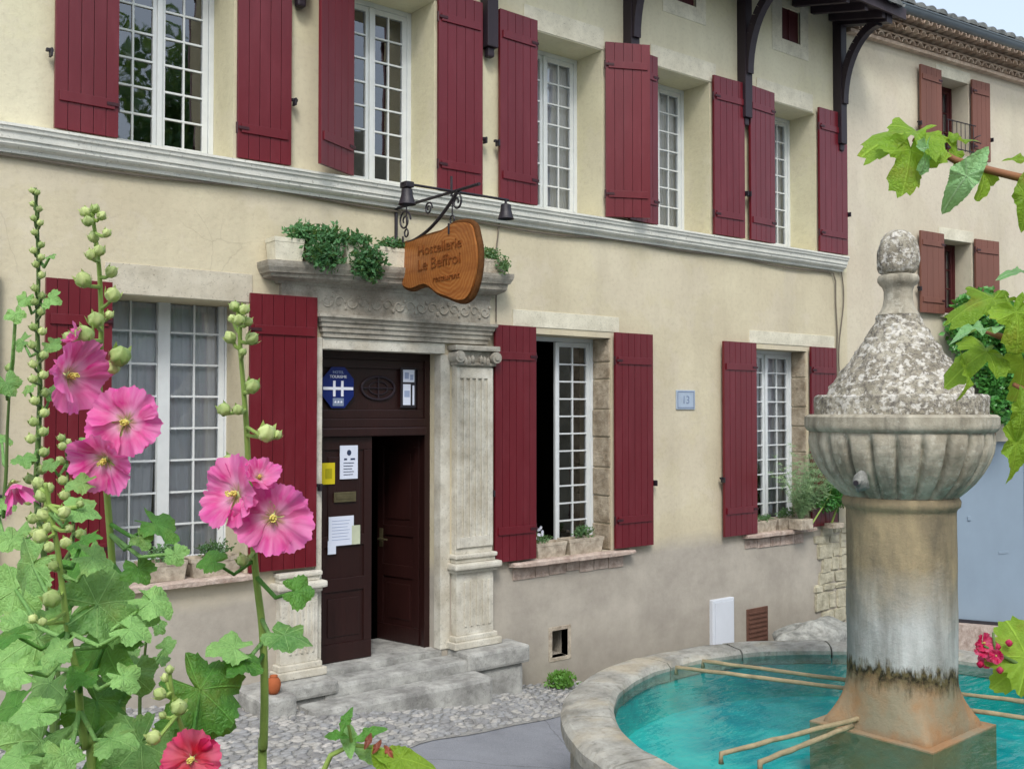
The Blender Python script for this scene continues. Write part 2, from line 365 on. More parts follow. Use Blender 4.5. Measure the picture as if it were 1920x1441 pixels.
# fountain stones
def fountain_stone(name, kind):
    m = NT(name); xyz = m.z()
    col = m.mix(m.ramp(m.noise(4, 8, .65), [(.35, 0.), (.65, 1.)]), lin((142, 136, 120)), lin((198, 193, 176)))
    stv = m.ramp(m.noise(7, 7, .68, m.mapv((1, 1, .16))), [(.48, 0.), (.7, 1.)])
    if kind == 'cap':
        sp = m.ramp(m.noise(30, 7, .78), [(.46, 0.), (.60, 1.)])
        col = m.mix(m.math('MULTIPLY', sp, .78), col, lin((84, 80, 78)))
        pt = m.ramp(m.voro(26, 'SMOOTH_F1'), [(.2, 1.), (.3, 0.)])
        col = m.mix(m.math('MULTIPLY', pt, m.ramp(m.noise(4, 3, .6), [(.4, 0.), (.55, .75)])), col, lin((222, 220, 214)))
        wh = m.ramp(m.noise(22, 5, .7, m.mapv((1, 1, 1.3))), [(.52, 0.), (.58, 1.)])
        col = m.mix(m.math('MULTIPLY', wh, .75), col, lin((226, 224, 216)))
        b = m.bump(m.noise(34, 6, .75), .8, .02)
    elif kind == 'bowl':
        col = m.mix(m.math('MULTIPLY', stv, .75), col, lin((80, 76, 66)))
        wh = m.ramp(m.noise(13, 6, .7), [(.55, 0.), (.66, 1.)])
        col = m.mix(m.math('MULTIPLY', wh, .4), col, lin((216, 214, 200)))
    elif kind == 'column':
        zz = m.math('ADD', xyz[2], m.math('MULTIPLY', m.math('SUBTRACT', m.noise(2.4, 5, .6), .5), .5))
        up = m.ramp(zz, [(1.28, 0.), (1.5, 1.)]) if False else m.maprange(zz, 1.25, 1.62, 0, 1)
        ocher = m.mix(m.ramp(m.noise(3.2, 6, .65, m.mapv((1, 1, .4))), [(.36, 0.), (.64, 1.)]), lin((112, 104, 88)), lin((166, 151, 120)))
        white = m.mix(m.ramp(m.noise(5, 6, .6, m.mapv((1, 1, .25))), [(.4, 0.), (.66, 1.)]), lin((150, 151, 148)), lin((192, 194, 192)))
        col = m.mix(up, white, ocher)
        col = m.mix(m.math('MULTIPLY', stv, .5), col, lin((88, 84, 74)))
        # jagged moss line above the water
        tilt = m.math('MULTIPLY_ADD', m.math('SUBTRACT', xyz[0], 5.4), -.11, 0.0)
        jag = m.math('SUBTRACT', m.math('ADD', xyz[2], m.math('MULTIPLY', m.math('SUBTRACT', m.noise(26, 5, .7, m.mapv((1, 1, .28))), .5), .26)), tilt)
        t1 = m.maprange(jag, 1.02, 1.07, 1, 0)
        base = m.mix(m.ramp(m.noise(3.2, 5, .6), [(.4, 0.), (.6, 1.)]), lin((158, 124, 90)), lin((146, 136, 114)))
        dk = m.mix(m.ramp(m.noise(30, 4, .6), [(.4, 0.), (.6, 1.)]), lin((46, 42, 30)), lin((98, 88, 60)))
        t2 = m.maprange(jag, .90, 1.0, 1, 0)
        col = m.mix(t1, col, m.mix(t2, dk, base))
    elif kind == 'basin':
        col = m.mix(m.ramp(m.noise(5, 8, .7), [(.35, 0.), (.65, 1.)]), lin((134, 133, 126)), lin((182, 181, 172)))
        col = m.mix(m.math('MULTIPLY', m.ramp(m.noise(16, 7, .72), [(.52, 0.), (.66, 1.)]), .5), col, lin((92, 90, 82)))
        col = m.mix(m.math('MULTIPLY', m.ramp(m.noise(2.2, 5, .6), [(.5, 0.), (.7, 1.)]), .5), col, lin((192, 176, 144)))
        col = m.mix(m.math('MULTIPLY', stv, .3), col, lin((120, 112, 94)))
        wet = m.maprange(xyz[2], .66, .70, 1, 0)
        col = m.mix(m.math('MULTIPLY', wet, .2), col, lin((110, 108, 88)))
    m.base(col, .88, .2)
    if kind != 'cap':
        b = m.bump(m.noise(14, 8, .68), .5, .02)
    m.bump(m.noise(80, 3, .6), .3, .006, b)
    return m.m
for k in ('cap', 'bowl', 'column', 'basin'): M['f_' + k] = fountain_stone('fountain_stone_' + k, k)
m = NT('turquoise_basin_paint')
col = m.mix(m.ramp(m.noise(1.3, 5, .6), [(.35, 0.), (.65, 1.)]), lin((0, 160, 168)), lin((60, 214, 204)))
col = m.mix(m.math('MULTIPLY', m.ramp(m.noise(5, 6, .7), [(.55, 0.), (.7, 1.)]), .28), col, lin((20, 130, 140)))
m.base(col, .7, .2); M['pool_paint'] = m.m
m = NT('fountain_water')
tr = m.n('ShaderNodeBsdfTransparent'); tr.inputs[0].default_value = (.70, .97, .97, 1)
gl = m.n('ShaderNodeBsdfGlossy'); gl.inputs['Roughness'].default_value = .03
fr = m.n('ShaderNodeFresnel'); fr.inputs[0].default_value = 1.33
bp = m.n('ShaderNodeBump'); bp.inputs['Strength'].default_value = .35; bp.inputs['Distance'].default_value = .02
m.l(m.math('ADD', m.noise(7, 3, .5, m.mapv((1, 2.2, 1))), m.math('MULTIPLY', m.noise(24, 2, .5), .25)), bp.inputs['Height'])
m.l(bp.outputs[0], gl.inputs['Normal']); m.l(bp.outputs[0], fr.inputs['Normal'])
mx = m.n('ShaderNodeMixShader'); m.l(m.math('MULTIPLY_ADD', fr.outputs[0], .85, .02), mx.inputs[0]); m.l(tr.outputs[0], mx.inputs[1]); m.l(gl.outputs[0], mx.inputs[2]); m.l(mx.outputs[0], m.out.inputs[0])
M['water'] = m.m
M['bar'] = simple('limey_rusted_bar', (172, 158, 126), .85, .2, .4, 14, .5, 50)
# carved wood sign
m = NT('varnished_wood_slab')
dd = m.noise(3, 4, .6, m.mapv((1, 1.2, 5)))
wv = m.n('ShaderNodeTexWave', wave_type='RINGS', rings_direction='SPHERICAL'); wv.inputs['Scale'].default_value = 9; wv.inputs['Distortion'].default_value = 5; wv.inputs['Detail'].default_value = 3
mp = m.n('ShaderNodeMapping'); m.l(m.pos, mp.inputs[0]); mp.inputs['Location'].default_value = (-4.8, .9, -3.75); m.l(mp.outputs[0], wv.inputs[0])
col = m.mix(wv.outputs[1], lin((152, 90, 40)), lin((168, 112, 60)))
col = m.mix(m.ramp(dd, [(.4, 0.), (.65, .6)]), col, lin((126, 70, 32)))
m.base(col, .4, .4); m.bump(wv.outputs[1], .2, .004); M['slab'] = m.m
M['bark'] = simple('dark_bark_edge', (104, 66, 32), .8, .2, .4, 20, .5)
M['carve'] = simple('burnt_lettering', (124, 70, 30), .6, .3, .2, 20, 0)

# ------------------------------------------------------------------ ground
def ground(name, x0, x1, y0, y1, nx, ny, mat, lift=0, edge=None, kind='structure'):
    b = MB(); vs = {}
    for i in range(nx + 1):
        for j in range(ny + 1):
            x = x0 + (x1 - x0) * i / nx; y = y0 + (y1 - y0) * j / ny
            if edge: y = y1 + (edge(x) - y1) * (1 - j / ny)
            vs[i, j] = b.bm.verts.new((x, y, ground_z(x) + lift))
    for i in range(nx):
        for j in range(ny): b.bm.faces.new((vs[i, j], vs[i + 1, j], vs[i + 1, j + 1], vs[i, j + 1]))
    o = b.build(name, mat, smooth=True); o['kind'] = kind; return o
ground('street', -60, 90, -60, 40, 150, 20, M['asphalt'])
def cob_edge(x):
    e = -1.08 - max(0, 6.0 - x) * .24 - max(0, 4.2 - x) * .2
    return e + .10 * noise.noise(Vector((x * 1.3, 0, 3))) - (.1 if x < 2 else 0)
ground('cobble_bed', -3, 11.9, -1, .3, 90, 6, M['mortar'], .006, edge=lambda x: cob_edge(x) - .03)
b = MB(); rr = random.Random(3)
y = .0
while y > -3.2:
    x = 1.2 + rr.random() * .1
    while x < 9.2:
        sx_ = rr.uniform(.028, .062)
        x += sx_
        yy = y + rr.uniform(-.02, .02)
        if yy > cob_edge(x) + .02:
            b.ball((x, yy, ground_z(x) + .006), 1, sx_ * 1.02, rr.uniform(.022, .034), rr.uniform(.009, .018), sub=1 if x > 6 else 2, jit=.15)
        x += sx_ + rr.uniform(0, .012)
    y -= .056
o = b.build('cobbles', M['cobble'], smooth=True)
tag(o, 'grey rounded pebbles set in rows along the hotel wall', 'cobbles', kind='stuff')

# ------------------------------------------------------------------ walls with openings
def wall_mesh(x0, x1, z0, z1, th, ops, y0=0, back=True):
    b = MB(); xs = sorted({x0, x1, *[v for o in ops for v in o[:2]]}); zs = sorted({z0, z1, *[v for o in ops for v in o[2:4]]})
    def inside(a, c): return any(o[0] <= a <= o[1] and o[2] <= c <= o[3] for o in ops)
    for i in range(len(xs) - 1):
        for j in range(len(zs) - 1):
            a, c, d, e = xs[i], xs[i + 1], zs[j], zs[j + 1]
            if inside((a + c) / 2, (d + e) / 2): continue
            b.face([(a, y0, d), (c, y0, d), (c, y0, e), (a, y0, e)])
            if back: b.face([(a, y0 + th, d), (a, y0 + th, e), (c, y0 + th, e), (c, y0 + th, d)])
    for a, c, d, e in ops:
        t = y0 + th
        b.face([(a, y0, d), (a, y0, e), (a, t, e), (a, t, d)]); b.face([(c, y0, d), (c, t, d), (c, t, e), (c, y0, e)])
        b.face([(a, y0, e), (c, y0, e), (c, t, e), (a, t, e)]); b.face([(a, y0, d), (a, t, d), (c, t, d), (c, y0, d)])
    bmesh.ops.remove_doubles(b.bm, verts=b.bm.verts, dist=1e-4)
    bmesh.ops.recalc_face_normals(b.bm, faces=b.bm.faces)
    return b
UPW = [(2.36, 3.29, 4.56, 6.36), (4.36, 5.26, 4.56, 6.36), (6.48, 7.42, 4.56, 6.36), (8.22, 9.15, 4.56, 6.36), (10.30, 11.21, 4.56, 6.36)]
LOW = [(2.33, 3.41, 1.16, 3.38), (6.46, 7.54, 1.0, 3.27), (9.92, 11.0, 1.0, 3.25)]
ATT = [(10.53, 10.91, 7.2, 7.62), (8.56, 8.92, 7.2, 7.62), (6.3, 6.66, 7.2, 7.62)]
DOOR = (4.09, 5.34, .25, 3.03)
VENT = [(6.71, 6.92, -.02, .25)]
hotel = tag(empty('hotel'), 'cream hotel with dark red shutters and carved stone doorway behind the fountain', 'hotel')
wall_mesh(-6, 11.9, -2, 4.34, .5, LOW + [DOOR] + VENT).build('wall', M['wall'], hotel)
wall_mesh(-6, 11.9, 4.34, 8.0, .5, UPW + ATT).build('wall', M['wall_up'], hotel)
# rooms behind (dark), side walls, back
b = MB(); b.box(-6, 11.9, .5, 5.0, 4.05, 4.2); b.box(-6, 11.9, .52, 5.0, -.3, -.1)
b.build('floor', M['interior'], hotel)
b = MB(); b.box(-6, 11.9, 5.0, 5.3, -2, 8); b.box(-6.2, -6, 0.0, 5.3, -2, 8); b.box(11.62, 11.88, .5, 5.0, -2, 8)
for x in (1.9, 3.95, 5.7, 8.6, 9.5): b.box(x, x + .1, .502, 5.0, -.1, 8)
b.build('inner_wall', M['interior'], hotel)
# string course
prof = [(0, 4.33), (.045, 4.335), (.05, 4.36), (.085, 4.375), (.10, 4.39), (.10, 4.415), (.115, 4.42), (.12, 4.465), (.135, 4.475), (.14, 4.50), (.15, 4.505), (.15, 4.525), (0, 4.545)]
b = MB(); n = 60; xs = [-6 + 17.75 * i / n for i in range(n + 1)]
rows = [[b.bm.verts.new((x, -d * 1.0, z + .004 * noise.noise(Vector((x * 2, 0, 0))))) for d, z in prof] for x in xs]
for r0, r1 in zip(rows, rows[1:]):
    for k in range(len(prof) - 1): b.bm.faces.new((r0[k], r1[k], r1[k + 1], r0[k + 1]))
b.bm.faces.new(rows[-1]); b.bm.faces.new(rows[0][::-1])
bmesh.ops.recalc_face_normals(b.bm, faces=b.bm.faces)
b.build('string_course', M['ledge'], hotel)

# shutters ---------------------------------------------------------
def shutter(parent, hx, z0, z1, wd, side, ang=0, mat='shutter', y=-.035, iron='shiron', face_out=True, boards=5, battens=(.13, .87), dog=True):
    """hx hinge x, side -1 opens to the left / +1 to the right; ang swings the free end out from the wall"""
    t = .032; b = MB(); n = boards; g = .0022
    for i in range(n):
        a = wd * i / n + (g if i else 0); c = wd * (i + 1) / n - (g if i < n - 1 else 0)
        x0, x1 = sorted((side * a, side * c)); b.box(x0, x1, -t, 0, 0, z1 - z0, bev=.0022)
    x0, x1 = sorted((side * .004, side * (wd - .004))); b.box(x0, x1, -.02, -.012, .004, z1 - z0 - .004)
    for f in battens:
        zc = (z1 - z0) * f; x0, x1 = sorted((side * .03, side * (wd - .03))); b.box(x0, x1, -t - .014, -t + .002, zc - .038, zc + .038, bev=.003)
    o = b.build('shutter', M[mat], parent); o.location = (hx, y, z0); o.rotation_euler = (0, 0, -side * R_(ang))
    for f in battens:
        h = MB(); zc = (z1 - z0) * f; h.tube([(0, -.02, zc - .045), (0, -.02, zc + .045)], .013, 8)
        x0, x1 = sorted((0, side * .09)); h.box(x0, x1, -t - .020, -t - .014, zc - .012, zc + .012)
        h.build('hinge', M[iron], o)
    if dog:
        d = MB(); zc = (z1 - z0) * .3; x = side * (wd + .01)
        d.box(min(x, x + side * .05), max(x, x + side * .05), -.03, .0, zc - .012, zc + .012, bev=.003); d.box(x + side * .02 - .008, x + side * .02 + .008, -.06, .0, zc - .05, zc + .01, bev=.003)
        if ang < 5: d.build('shutter_catch', M['iron'], o)
        else: d.bm.free()
    return o
ZA, ZB = 4.56, 6.44
for i, (hx, side, wd, ang) in enumerate([(2.35, -1, .455, 1), (3.30, 1, .47, 1), (4.36, -1, .50, 28), (5.27, 1, .50, 2), (6.47, -1, .49, 2), (7.43, 1, .50, 26),
                                         (8.21, -1, .47, 4), (9.16, 1, .53, 2), (10.29, -1, .50, 3), (11.22, 1, .60, 1)]):
    shutter(hotel, hx, ZA, ZB, wd, side, ang)
for hx, side, wd, z0, z1 in [(2.32, -1, .47, 1.17, 3.46), (3.42, 1, .60, 1.17, 3.46), (6.45, -1, .52, 1.02, 3.33), (7.55, 1, .56, 1.02, 3.33), (9.91, -1, .61, 1.01, 3.31), (11.01, 1, .53, 1.01, 3.31), (1.0, 1, .54, 1.2, 3.50)]:
    shutter(hotel, hx, z0, z1, wd, side, 1, boards=6)

# windows ----------------------------------------------------------
def leaf_sash(b, x0, x1, z0, z1, y, rows, cols=2, st=.05, mun=.016, t=.04):
    b.box(x0, x0 + st, y - t / 2, y + t / 2, z0, z1, bev=.004); b.box(x1 - st, x1, y - t / 2, y + t / 2, z0, z1, bev=.004)
    b.box(x0 + st, x1 - st, y - t / 2 + .001, y + t / 2 - .001, z0, z0 + st * 1.6, bev=.003); b.box(x0 + st, x1 - st, y - t / 2 + .001, y + t / 2 - .001, z1 - st, z1, bev=.003)
    gx0, gx1, gz0, gz1 = x0 + st, x1 - st, z0 + st * 1.6, z1 - st
    for i in range(1, cols):
        x = gx0 + (gx1 - gx0) * i / cols; b.box(x - mun / 2, x + mun / 2, y - .014, y + .014, gz0 - .002, gz1 + .002)
    for j in range(1, rows):
        z = gz0 + (gz1 - gz0) * j / rows; b.box(gx0 - .002, gx1 + .002, y - .0155, y + .0125, z - mun / 2, z + mun / 2)
    return gx0, gx1, gz0, gz1
def pane(b, x0, x1, z0, z1, y, rows, cols):
    """slightly uneven small panes, each tilted a hair"""
    for i in range(cols):
        for j in range(rows):
            a = x0 + (x1 - x0) * i / cols; c = x0 + (x1 - x0) * (i + 1) / cols; d = z0 + (z1 - z0) * j / rows; e = z0 + (z1 - z0) * (j + 1) / rows
            r1, r2 = random.uniform(-.0022, .0022), random.uniform(-.0022, .0022)
            b.face([(a, y - r1 - r2, d), (c, y + r1 - r2, d), (c, y + r1 + r2, e), (a, y - r1 + r2, e)])
def window(parent, x0, x1, z0, z1, y, rows, wood='whitewood', glass='glass', curtain=False, fr=.045, open_left=None, mw=.022):
    b = MB(); b.box(x0, x0 + fr, y - .03, y + .05, z0, z1, bev=.004); b.box(x1 - fr, x1, y - .03, y + .05, z0, z1, bev=.004)
    b.box(x0 + fr, x1 - fr, y - .029, y + .049, z0, z0 + .05, bev=.004); b.box(x0 + fr, x1 - fr, y - .029, y + .049, z1 - fr, z1, bev=.004)
    xm = (x0 + x1) / 2; g = MB()
    r = leaf_sash(b, xm + .002, x1 - fr - .002, z0 + .052, z1 - fr - .002, y, rows); pane(g, *r, y + .002, rows, 2)
    b.box(xm - mw, xm + mw, y - .045, y - .021, z0 + .06, z1 - fr - .01, bev=.005)
    if open_left is None:
        r = leaf_sash(b, x0 + fr + .002, xm - .002, z0 + .052, z1 - fr - .002, y, rows); pane(g, *r, y + .002, rows, 2)
    w_ = b.build('window', M[wood], parent)
    if open_left is not None:
        s = MB(); gg = MB(); wd = xm - x0 - fr
        r = leaf_sash(s, 0, wd, 0, z1 - z0 - .1, 0, rows); pane(gg, *r, .002, rows, 2)
        so_ = s.build('open_sash', M[wood], w_); so_.location = (x0 + fr, y, z0 + .052); so_.rotation_euler = (0, 0, R_(open_left))
        gg2 = gg.build('pane', M[glass], w_); gg2.location = so_.location; gg2.rotation_euler = so_.rotation_euler
    g.build('pane', M[glass], w_)
    if curtain:
        for a, c, gap in ((x0 + .03, xm - .005, 1), (xm + .005, x1 - .03, -1)):
            b = MB(); nx, nz = 70, 10; vs = {}
            for i in range(nx + 1):
                for j in range(nz + 1):
                    u = i / nx; z = z0 + .03 + (z1 - z0 - .06) * j / nz
                    fold = .0075 * math.sin(u * 44 + gap) * (1 - .35 * j / nz) + .003 * math.sin(u * 91 + j * .2)
                    pull = (1 - j / nz) ** 1.5 * .14 * (u if gap > 0 else (u - 1))
                    x = a + (c - a) * u - pull * (c - a)
                    vs[i, j] = b.bm.verts.new((x, y + .065 + fold, z))
            for i in range(nx):
                for j in range(nz): b.bm.faces.new((vs[i, j], vs[i + 1, j], vs[i + 1, j + 1], vs[i, j + 1]))
            b.build('curtain', M['curtain'], w_, smooth=True)
    return w_
for (x0, x1, z0, z1), yy, cu in zip(UPW, (.46, .43, .43, .43, .42), (0, 0, 1, 1, 1)):
    window(hotel, x0, x1, z0, z1, yy, 7, curtain=cu)
window(hotel, 2.30, 3.44, 1.16, 3.50, .43, 8, mw=.05, glass='glass_low', curtain=True)
window(hotel, 6.46, 7.54, 1.0, 3.27, .30, 11, glass='glass_low', open_left=62)
window(hotel, 9.92, 11.0, 1.0, 3.25, .26, 11, glass='glass_low', curtain=True)
for x0, x1, z0, z1 in ATT:
    b = MB(); b.box(x0, x1, .03, .06, z0, z1); b.box(x0 + .17, x0 + .2, .02, .03, z0, z1); b.build('attic_shutter', M['redwood'], hotel)
    b = MB(); e = .008
    b.box(x0 - .2, x0, -e, .02, z0 - .18, z1 + .1, bev=.004); b.box(x1, x1 + .17, -e, .02, z0 - .18, z1 + .1, bev=.004); b.box(x0, x1, -e, .02, z0 - .18, z0, bev=.004)
    b.build('window_surround', M['surround'], hotel)
# lintel bands, slightly proud
for x0, x1, z0, z1 in [(2.0, 3.7, 6.37, 6.6), (4.0, 5.6, 6.37, 6.6), (6.34, 7.44, 6.37, 6.60), (8.16, 9.26, 6.37, 6.6), (10.02, 11.16, 6.37, 6.6)]:
    B(x0, x1, -.010, .05, z0, z1, bev=.004).build('lintel', M['surround'], hotel)
B(2.28, 3.46, -.008, .05, 3.385, 3.62, bev=.004).build('lintel', M['lintel_grey'], hotel)
B(6.2, 7.66, -.008, .05, 3.335, 3.50, bev=.004).build('lintel', M['surround'], hotel)
B(9.85, 11.6, -.008, .05, 3.315, 3.47, bev=.004).build('lintel', M['surround'], hotel)
# pale bands round the upper openings' jambs
# rough stone jambs of the two right-hand windows
def stones(x0, x1, y0, y1, z0, z1, n, rnd, g=.006, bev=.012, axis='z'):
    b = MB(); z = z0
    hs = [rnd.uniform(.7, 1.3) for _ in range(n)]; s = sum(hs)
    for h in hs:
        dz = (z1 - z0) * h / s; b.box(x0 - rnd.uniform(0, .012), x1 + rnd.uniform(0, .012), y0 - rnd.uniform(0, .008), y1, z + g, z + dz - g, bev=bev); z += dz
    return b
rn = random.Random(5)
stones(7.525, 7.60, .015, .27, 1.0, 3.27, 8, rn).build('stone_jamb', M['jamb'], hotel)
stones(10.985, 11.06, .015, .23, 1.0, 3.25, 7, rn).build('stone_jamb', M['jamb'], hotel)
# sills: wavy worn slabs
def sill(x0, x1, z, dep, y1, mat='sill', th=.05, sag=.012):
    b = MB(); n = 24; rows = []
    for i in range(n + 1):
        x = x0 + (x1 - x0) * i / n; e = .5 * th * (abs(2 * i / n - 1) ** 8)
        j = .012 * noise.noise(Vector((x * 5, z, 0))); k = .012 * noise.noise(Vector((x * 7, z, 5)))
        rows.append([b.bm.verts.new(p) for p in ((x, y1, z + j), (x, -dep + .015 - k, z + j - e * .3), (x, -dep - k, z + j - .015 - e * .3), (x, -dep - k, z - th + k + e * .4), (x, -.0, z - th + k))])
    for r0, r1 in zip(rows, rows[1:]):
        for q in range(4): b.bm.faces.new((r0[q], r0[q + 1], r1[q + 1], r1[q]))
    b.bm.faces.new(rows[0]); b.bm.faces.new(rows[-1][::-1])
    bmesh.ops.recalc_face_normals(b.bm, faces=b.bm.faces)
    return b
sill(2.30, 3.50, 1.165, .09, .42).build('window_sill', M['sill'], hotel)
sill(6.14, 7.80, 1.0, .11, .27).build('window_sill', M['sill'], hotel)
sill(9.70, 11.08, 1.005, .09, .24).build('window_sill', M['sill'], hotel)
for x0, x1, z in ((6.2, 7.72, .93), (9.75, 11.0, .93)):
    b = MB(); x = x0
    while x < x1 - .1:
        wq = rn.uniform(.18, .32); b.box(x, min(x1, x + wq) - .01, -.012, .02, z - rn.uniform(.09, .12), z, bev=.006); x += wq
    b.build('sill_course', M['sill'], hotel)

# exposed quoin stones at the corner of the house
b = MB(); z = -.9
while z < .98:
    h = rn.uniform(.10, .24); x = 11.18 + rn.uniform(-.08, .12)
    while x < 11.86:
        wq = rn.uniform(.14, .42); x1 = min(11.885, x + wq); n0 = len(b.bm.verts)
        hh = h if rn.random() > .3 else h * .55
        b.box(x + .004, x1 - .004, -.012 - rn.uniform(0, .02), .03, z + .004, z + hh - .004)
        if hh < h: b.box(x + .004, x1 - .01, -.012 - rn.uniform(0, .02), .03, z + hh + .004, z + h - .004)
        b.bm.verts.ensure_lookup_table()
        for v in list(b.bm.verts)[n0:]:
            v.co.x = min(11.89, v.co.x + rn.uniform(-.022, .022)); v.co.z += rn.uniform(-.022, .022)
            if v.co.y < 0: v.co.y += rn.uniform(-.008, .006)
        x = x1
        if 11.885 - x < .06: break
    z += h
bmesh.ops.bevel(b.bm, geom=list(b.bm.edges), offset=.012, segments=2, affect='EDGES')
b.build('quoin_stones', M['rubble'], hotel, smooth='auto')

# timber brackets under the eaves
def bracket(xc):
    b = MB(); hw = .065
    b.box(xc - hw, xc + hw, -.13, -.001, 6.02, 7.62, bev=.008)
    b.slab([(-.001, 7.62), (-.001, 7.74), (-.80, 7.55), (-.80, 7.43)], lambda a, c, t: (xc + t, a, c), -hw, hw)
    pts = []; n = 12
    for i in range(n + 1):
        t = i / n; a = math.pi / 2 * t
        pts.append((-.11 - .55 * (1 - math.cos(a)), 6.55 + .93 * math.sin(a)))
    for (a0, c0), (a1, c1) in zip(pts, pts[1:]):
        dx, dz = a1 - a0, c1 - c0; L = math.hypot(dx, dz); nx_, nz_ = -dz / L * .05, dx / L * .05
        b.slab([(a0 - nx_, c0 - nz_), (a1 - nx_, c1 - nz_), (a1 + nx_, c1 + nz_), (a0 + nx_, c0 + nz_)], lambda a, c, t: (xc + t, a, c), -hw * .8, hw * .8)
    b.box(xc - .04, xc + .04, -.10, -.03, 5.93, 6.02, bev=.015)
    bmesh.ops.recalc_face_normals(b.bm, faces=b.bm.faces)
    b.build('eaves_bracket', M['timber'], hotel)
for x in (2.0, 3.85, 5.86, 7.80, 9.72, 11.68): bracket(x)
# eaves and roof
def roof_plane(x0, x1, yw, zw, slope, over, back, t=.05):
    def f(a, c, k): return (k, a, c)
    return MB().slab([(-over, zw - slope * over), (back, zw + slope * back), (back, zw + slope * back + t), (-over, zw - slope * over + t)], f, x0, x1)
roof = roof_plane(-6.2, 11.95, 0, 7.76, .25, .82, 5.4, .04).build('roof', M['eaves'], hotel)
b = MB(); b.slab([(-.86, 7.52), (-.825, 7.52), (-.825, 7.66), (-.86, 7.66)], lambda a, c, k: (k, a, c), -6.2, 11.97)
for k in range(46): 
    x = -6 + k * .39
    if abs(x - 2) < 9.7: b.slab([(-.01, 7.66), (-.01, 7.755), (-.80, 7.558), (-.80, 7.463)], lambda a, c, t: (x + t, a, c), -.035, .035)
bmesh.ops.recalc_face_normals(b.bm, faces=b.bm.faces)
b.build('fascia', M['eaves'], hotel)
def tiles(x0, x1, over, zw, slope, back, pitch, rad, mat, parent, name='roof_tiles', y0=0):
    b = MB(); n = int((x1 - x0) / pitch)
    for k in range(n):
        xc = x0 + pitch * (k + .5); rows = []
        L0 = -over
        for (a, r) in ((L0, rad), (back, rad * .8)):
            z = zw + slope * a; rows.append([b.bm.verts.new((xc + r * math.cos(q * math.pi / 8), a, z + r * .75 * math.sin(q * math.pi / 8) + .02 * ((k * 37 % 7) / 7 - .5))) for q in range(9)])
        for q in range(8): b.bm.faces.new((rows[0][q], rows[0][q + 1], rows[1][q + 1], rows[1][q]))
        b.bm.faces.new(rows[0])
        rows = [[b.bm.verts.new((xc + pitch / 2 + rad * .9 * math.cos(q * math.pi / 6), a, zw + slope * a + .05 - rad * .6 * math.sin(q * math.pi / 6))) for q in range(7)] for a in (L0 + .02, back)]
        for q in range(6): b.bm.faces.new((rows[0][q], rows[0][q + 1], rows[1][q + 1], rows[1][q]))
    bmesh.ops.recalc_face_normals(b.bm, faces=b.bm.faces)
    return b.build(name, mat, parent, smooth='auto')
tiles(-6.2, 12.0, .93, 7.86, .25, 5.4, .2, .085, M['tile_nb'], roof)

# doorway ------------------------------------------------------------
ds = M['door_stone']
b = MB()  # architrave with mouldings, frieze
def mould(x0, x1, prof, y0=0, ret=True):
    """prof (proj,z) extruded along x with returned ends"""
    q = MB(); P = [(0.0, prof[0][1])] + prof + [(0.0, prof[-1][1])]
    ra = [q.bm.verts.new((x0 - (d if ret else 0) + .0, y0 - d, z)) for d, z in P]; rb = [q.bm.verts.new((x1 + (d if ret else 0), y0 - d, z)) for d, z in P]
    for i in range(len(P) - 1): q.bm.faces.new((ra[i], rb[i], rb[i + 1], ra[i + 1]))
    ba = [q.bm.verts.new((x0 - (d if ret else 0), y0 + .05, z)) for d, z in P]; bb = [q.bm.verts.new((x1 + (d if ret else 0), y0 + .05, z)) for d, z in P]
    for i in range(len(P) - 1):
        q.bm.faces.new((ra[i], ra[i + 1], ba[i + 1], ba[i])); q.bm.faces.new((rb[i], bb[i], bb[i + 1], rb[i + 1]))
    q.bm.faces.new((ra[0], ba[0], bb[0], rb[0])); q.bm.faces.new((ra[-1], rb[-1], bb[-1], ba[-1]))
    bmesh.ops.remove_doubles(q.bm, verts=q.bm.verts, dist=1e-5)
    bmesh.ops.recalc_face_normals(q.bm, faces=q.bm.faces); return q
doorway = empty('stone_doorway', parent=hotel)
hotel_door_x0, hotel_door_x1 = 4.04, 5.90
mould(4.14, 5.81, [(.05, 3.13), (.05, 3.17), (.065, 3.175), (.065, 3.215), (.08, 3.22), (.08, 3.255), (.095, 3.26), (.10, 3.285), (.12, 3.30), (.12, 3.325)]).build('architrave', ds, doorway, smooth=False)
fr = MB(); fr.box(3.70, 5.88, -.05, .03, 3.326, 3.56)
# carved scroll relief
for k in range(15):
    xc = 4.12 + k * .121; s_ = 1 if k % 2 else -1
    pts = [(xc + .055 * math.cos(t * 1.0) * (1 - t / 9), -.052, 3.44 + s_ * .055 * math.sin(t) * (1 - t / 9)) for t in [i * .45 for i in range(14)]]
    fr.tube(pts, [.011 - .0005 * i for i in range(14)], 6)
    fr.ball((xc + .06, -.055, 3.44 - s_ * .05), .018, 1, .6, 1.2, 1)
fr.build('frieze', ds, doorway)
cz = mould(3.72, 5.83, [(.055, 3.561), (.06, 3.575), (.065, 3.59), (.11, 3.60), (.15, 3.615), (.17, 3.63), (.175, 3.665), (.195, 3.675), (.20, 3.69), (.215, 3.72), (.22, 3.745), (.22, 3.77)])
for v in cz.bm.verts: v.co.z += (v.co.x - 4.8) * .035 * max(0, min(1, (v.co.z - 3.56) / .1))
cz.build('cornice', ds, doorway)
# inner surround fillet
b = MB(); b.box(4.035, 4.094, -.03, .1, .262, 3.125, bev=.006); b.box(4.096, 5.37, -.03, .1, 3.026, 3.125, bev=.006); b.box(5.335, 5.44, -.012, .1, .262, 3.02, bev=.006)
b.build('door_surround', M['pilaster'], doorway)
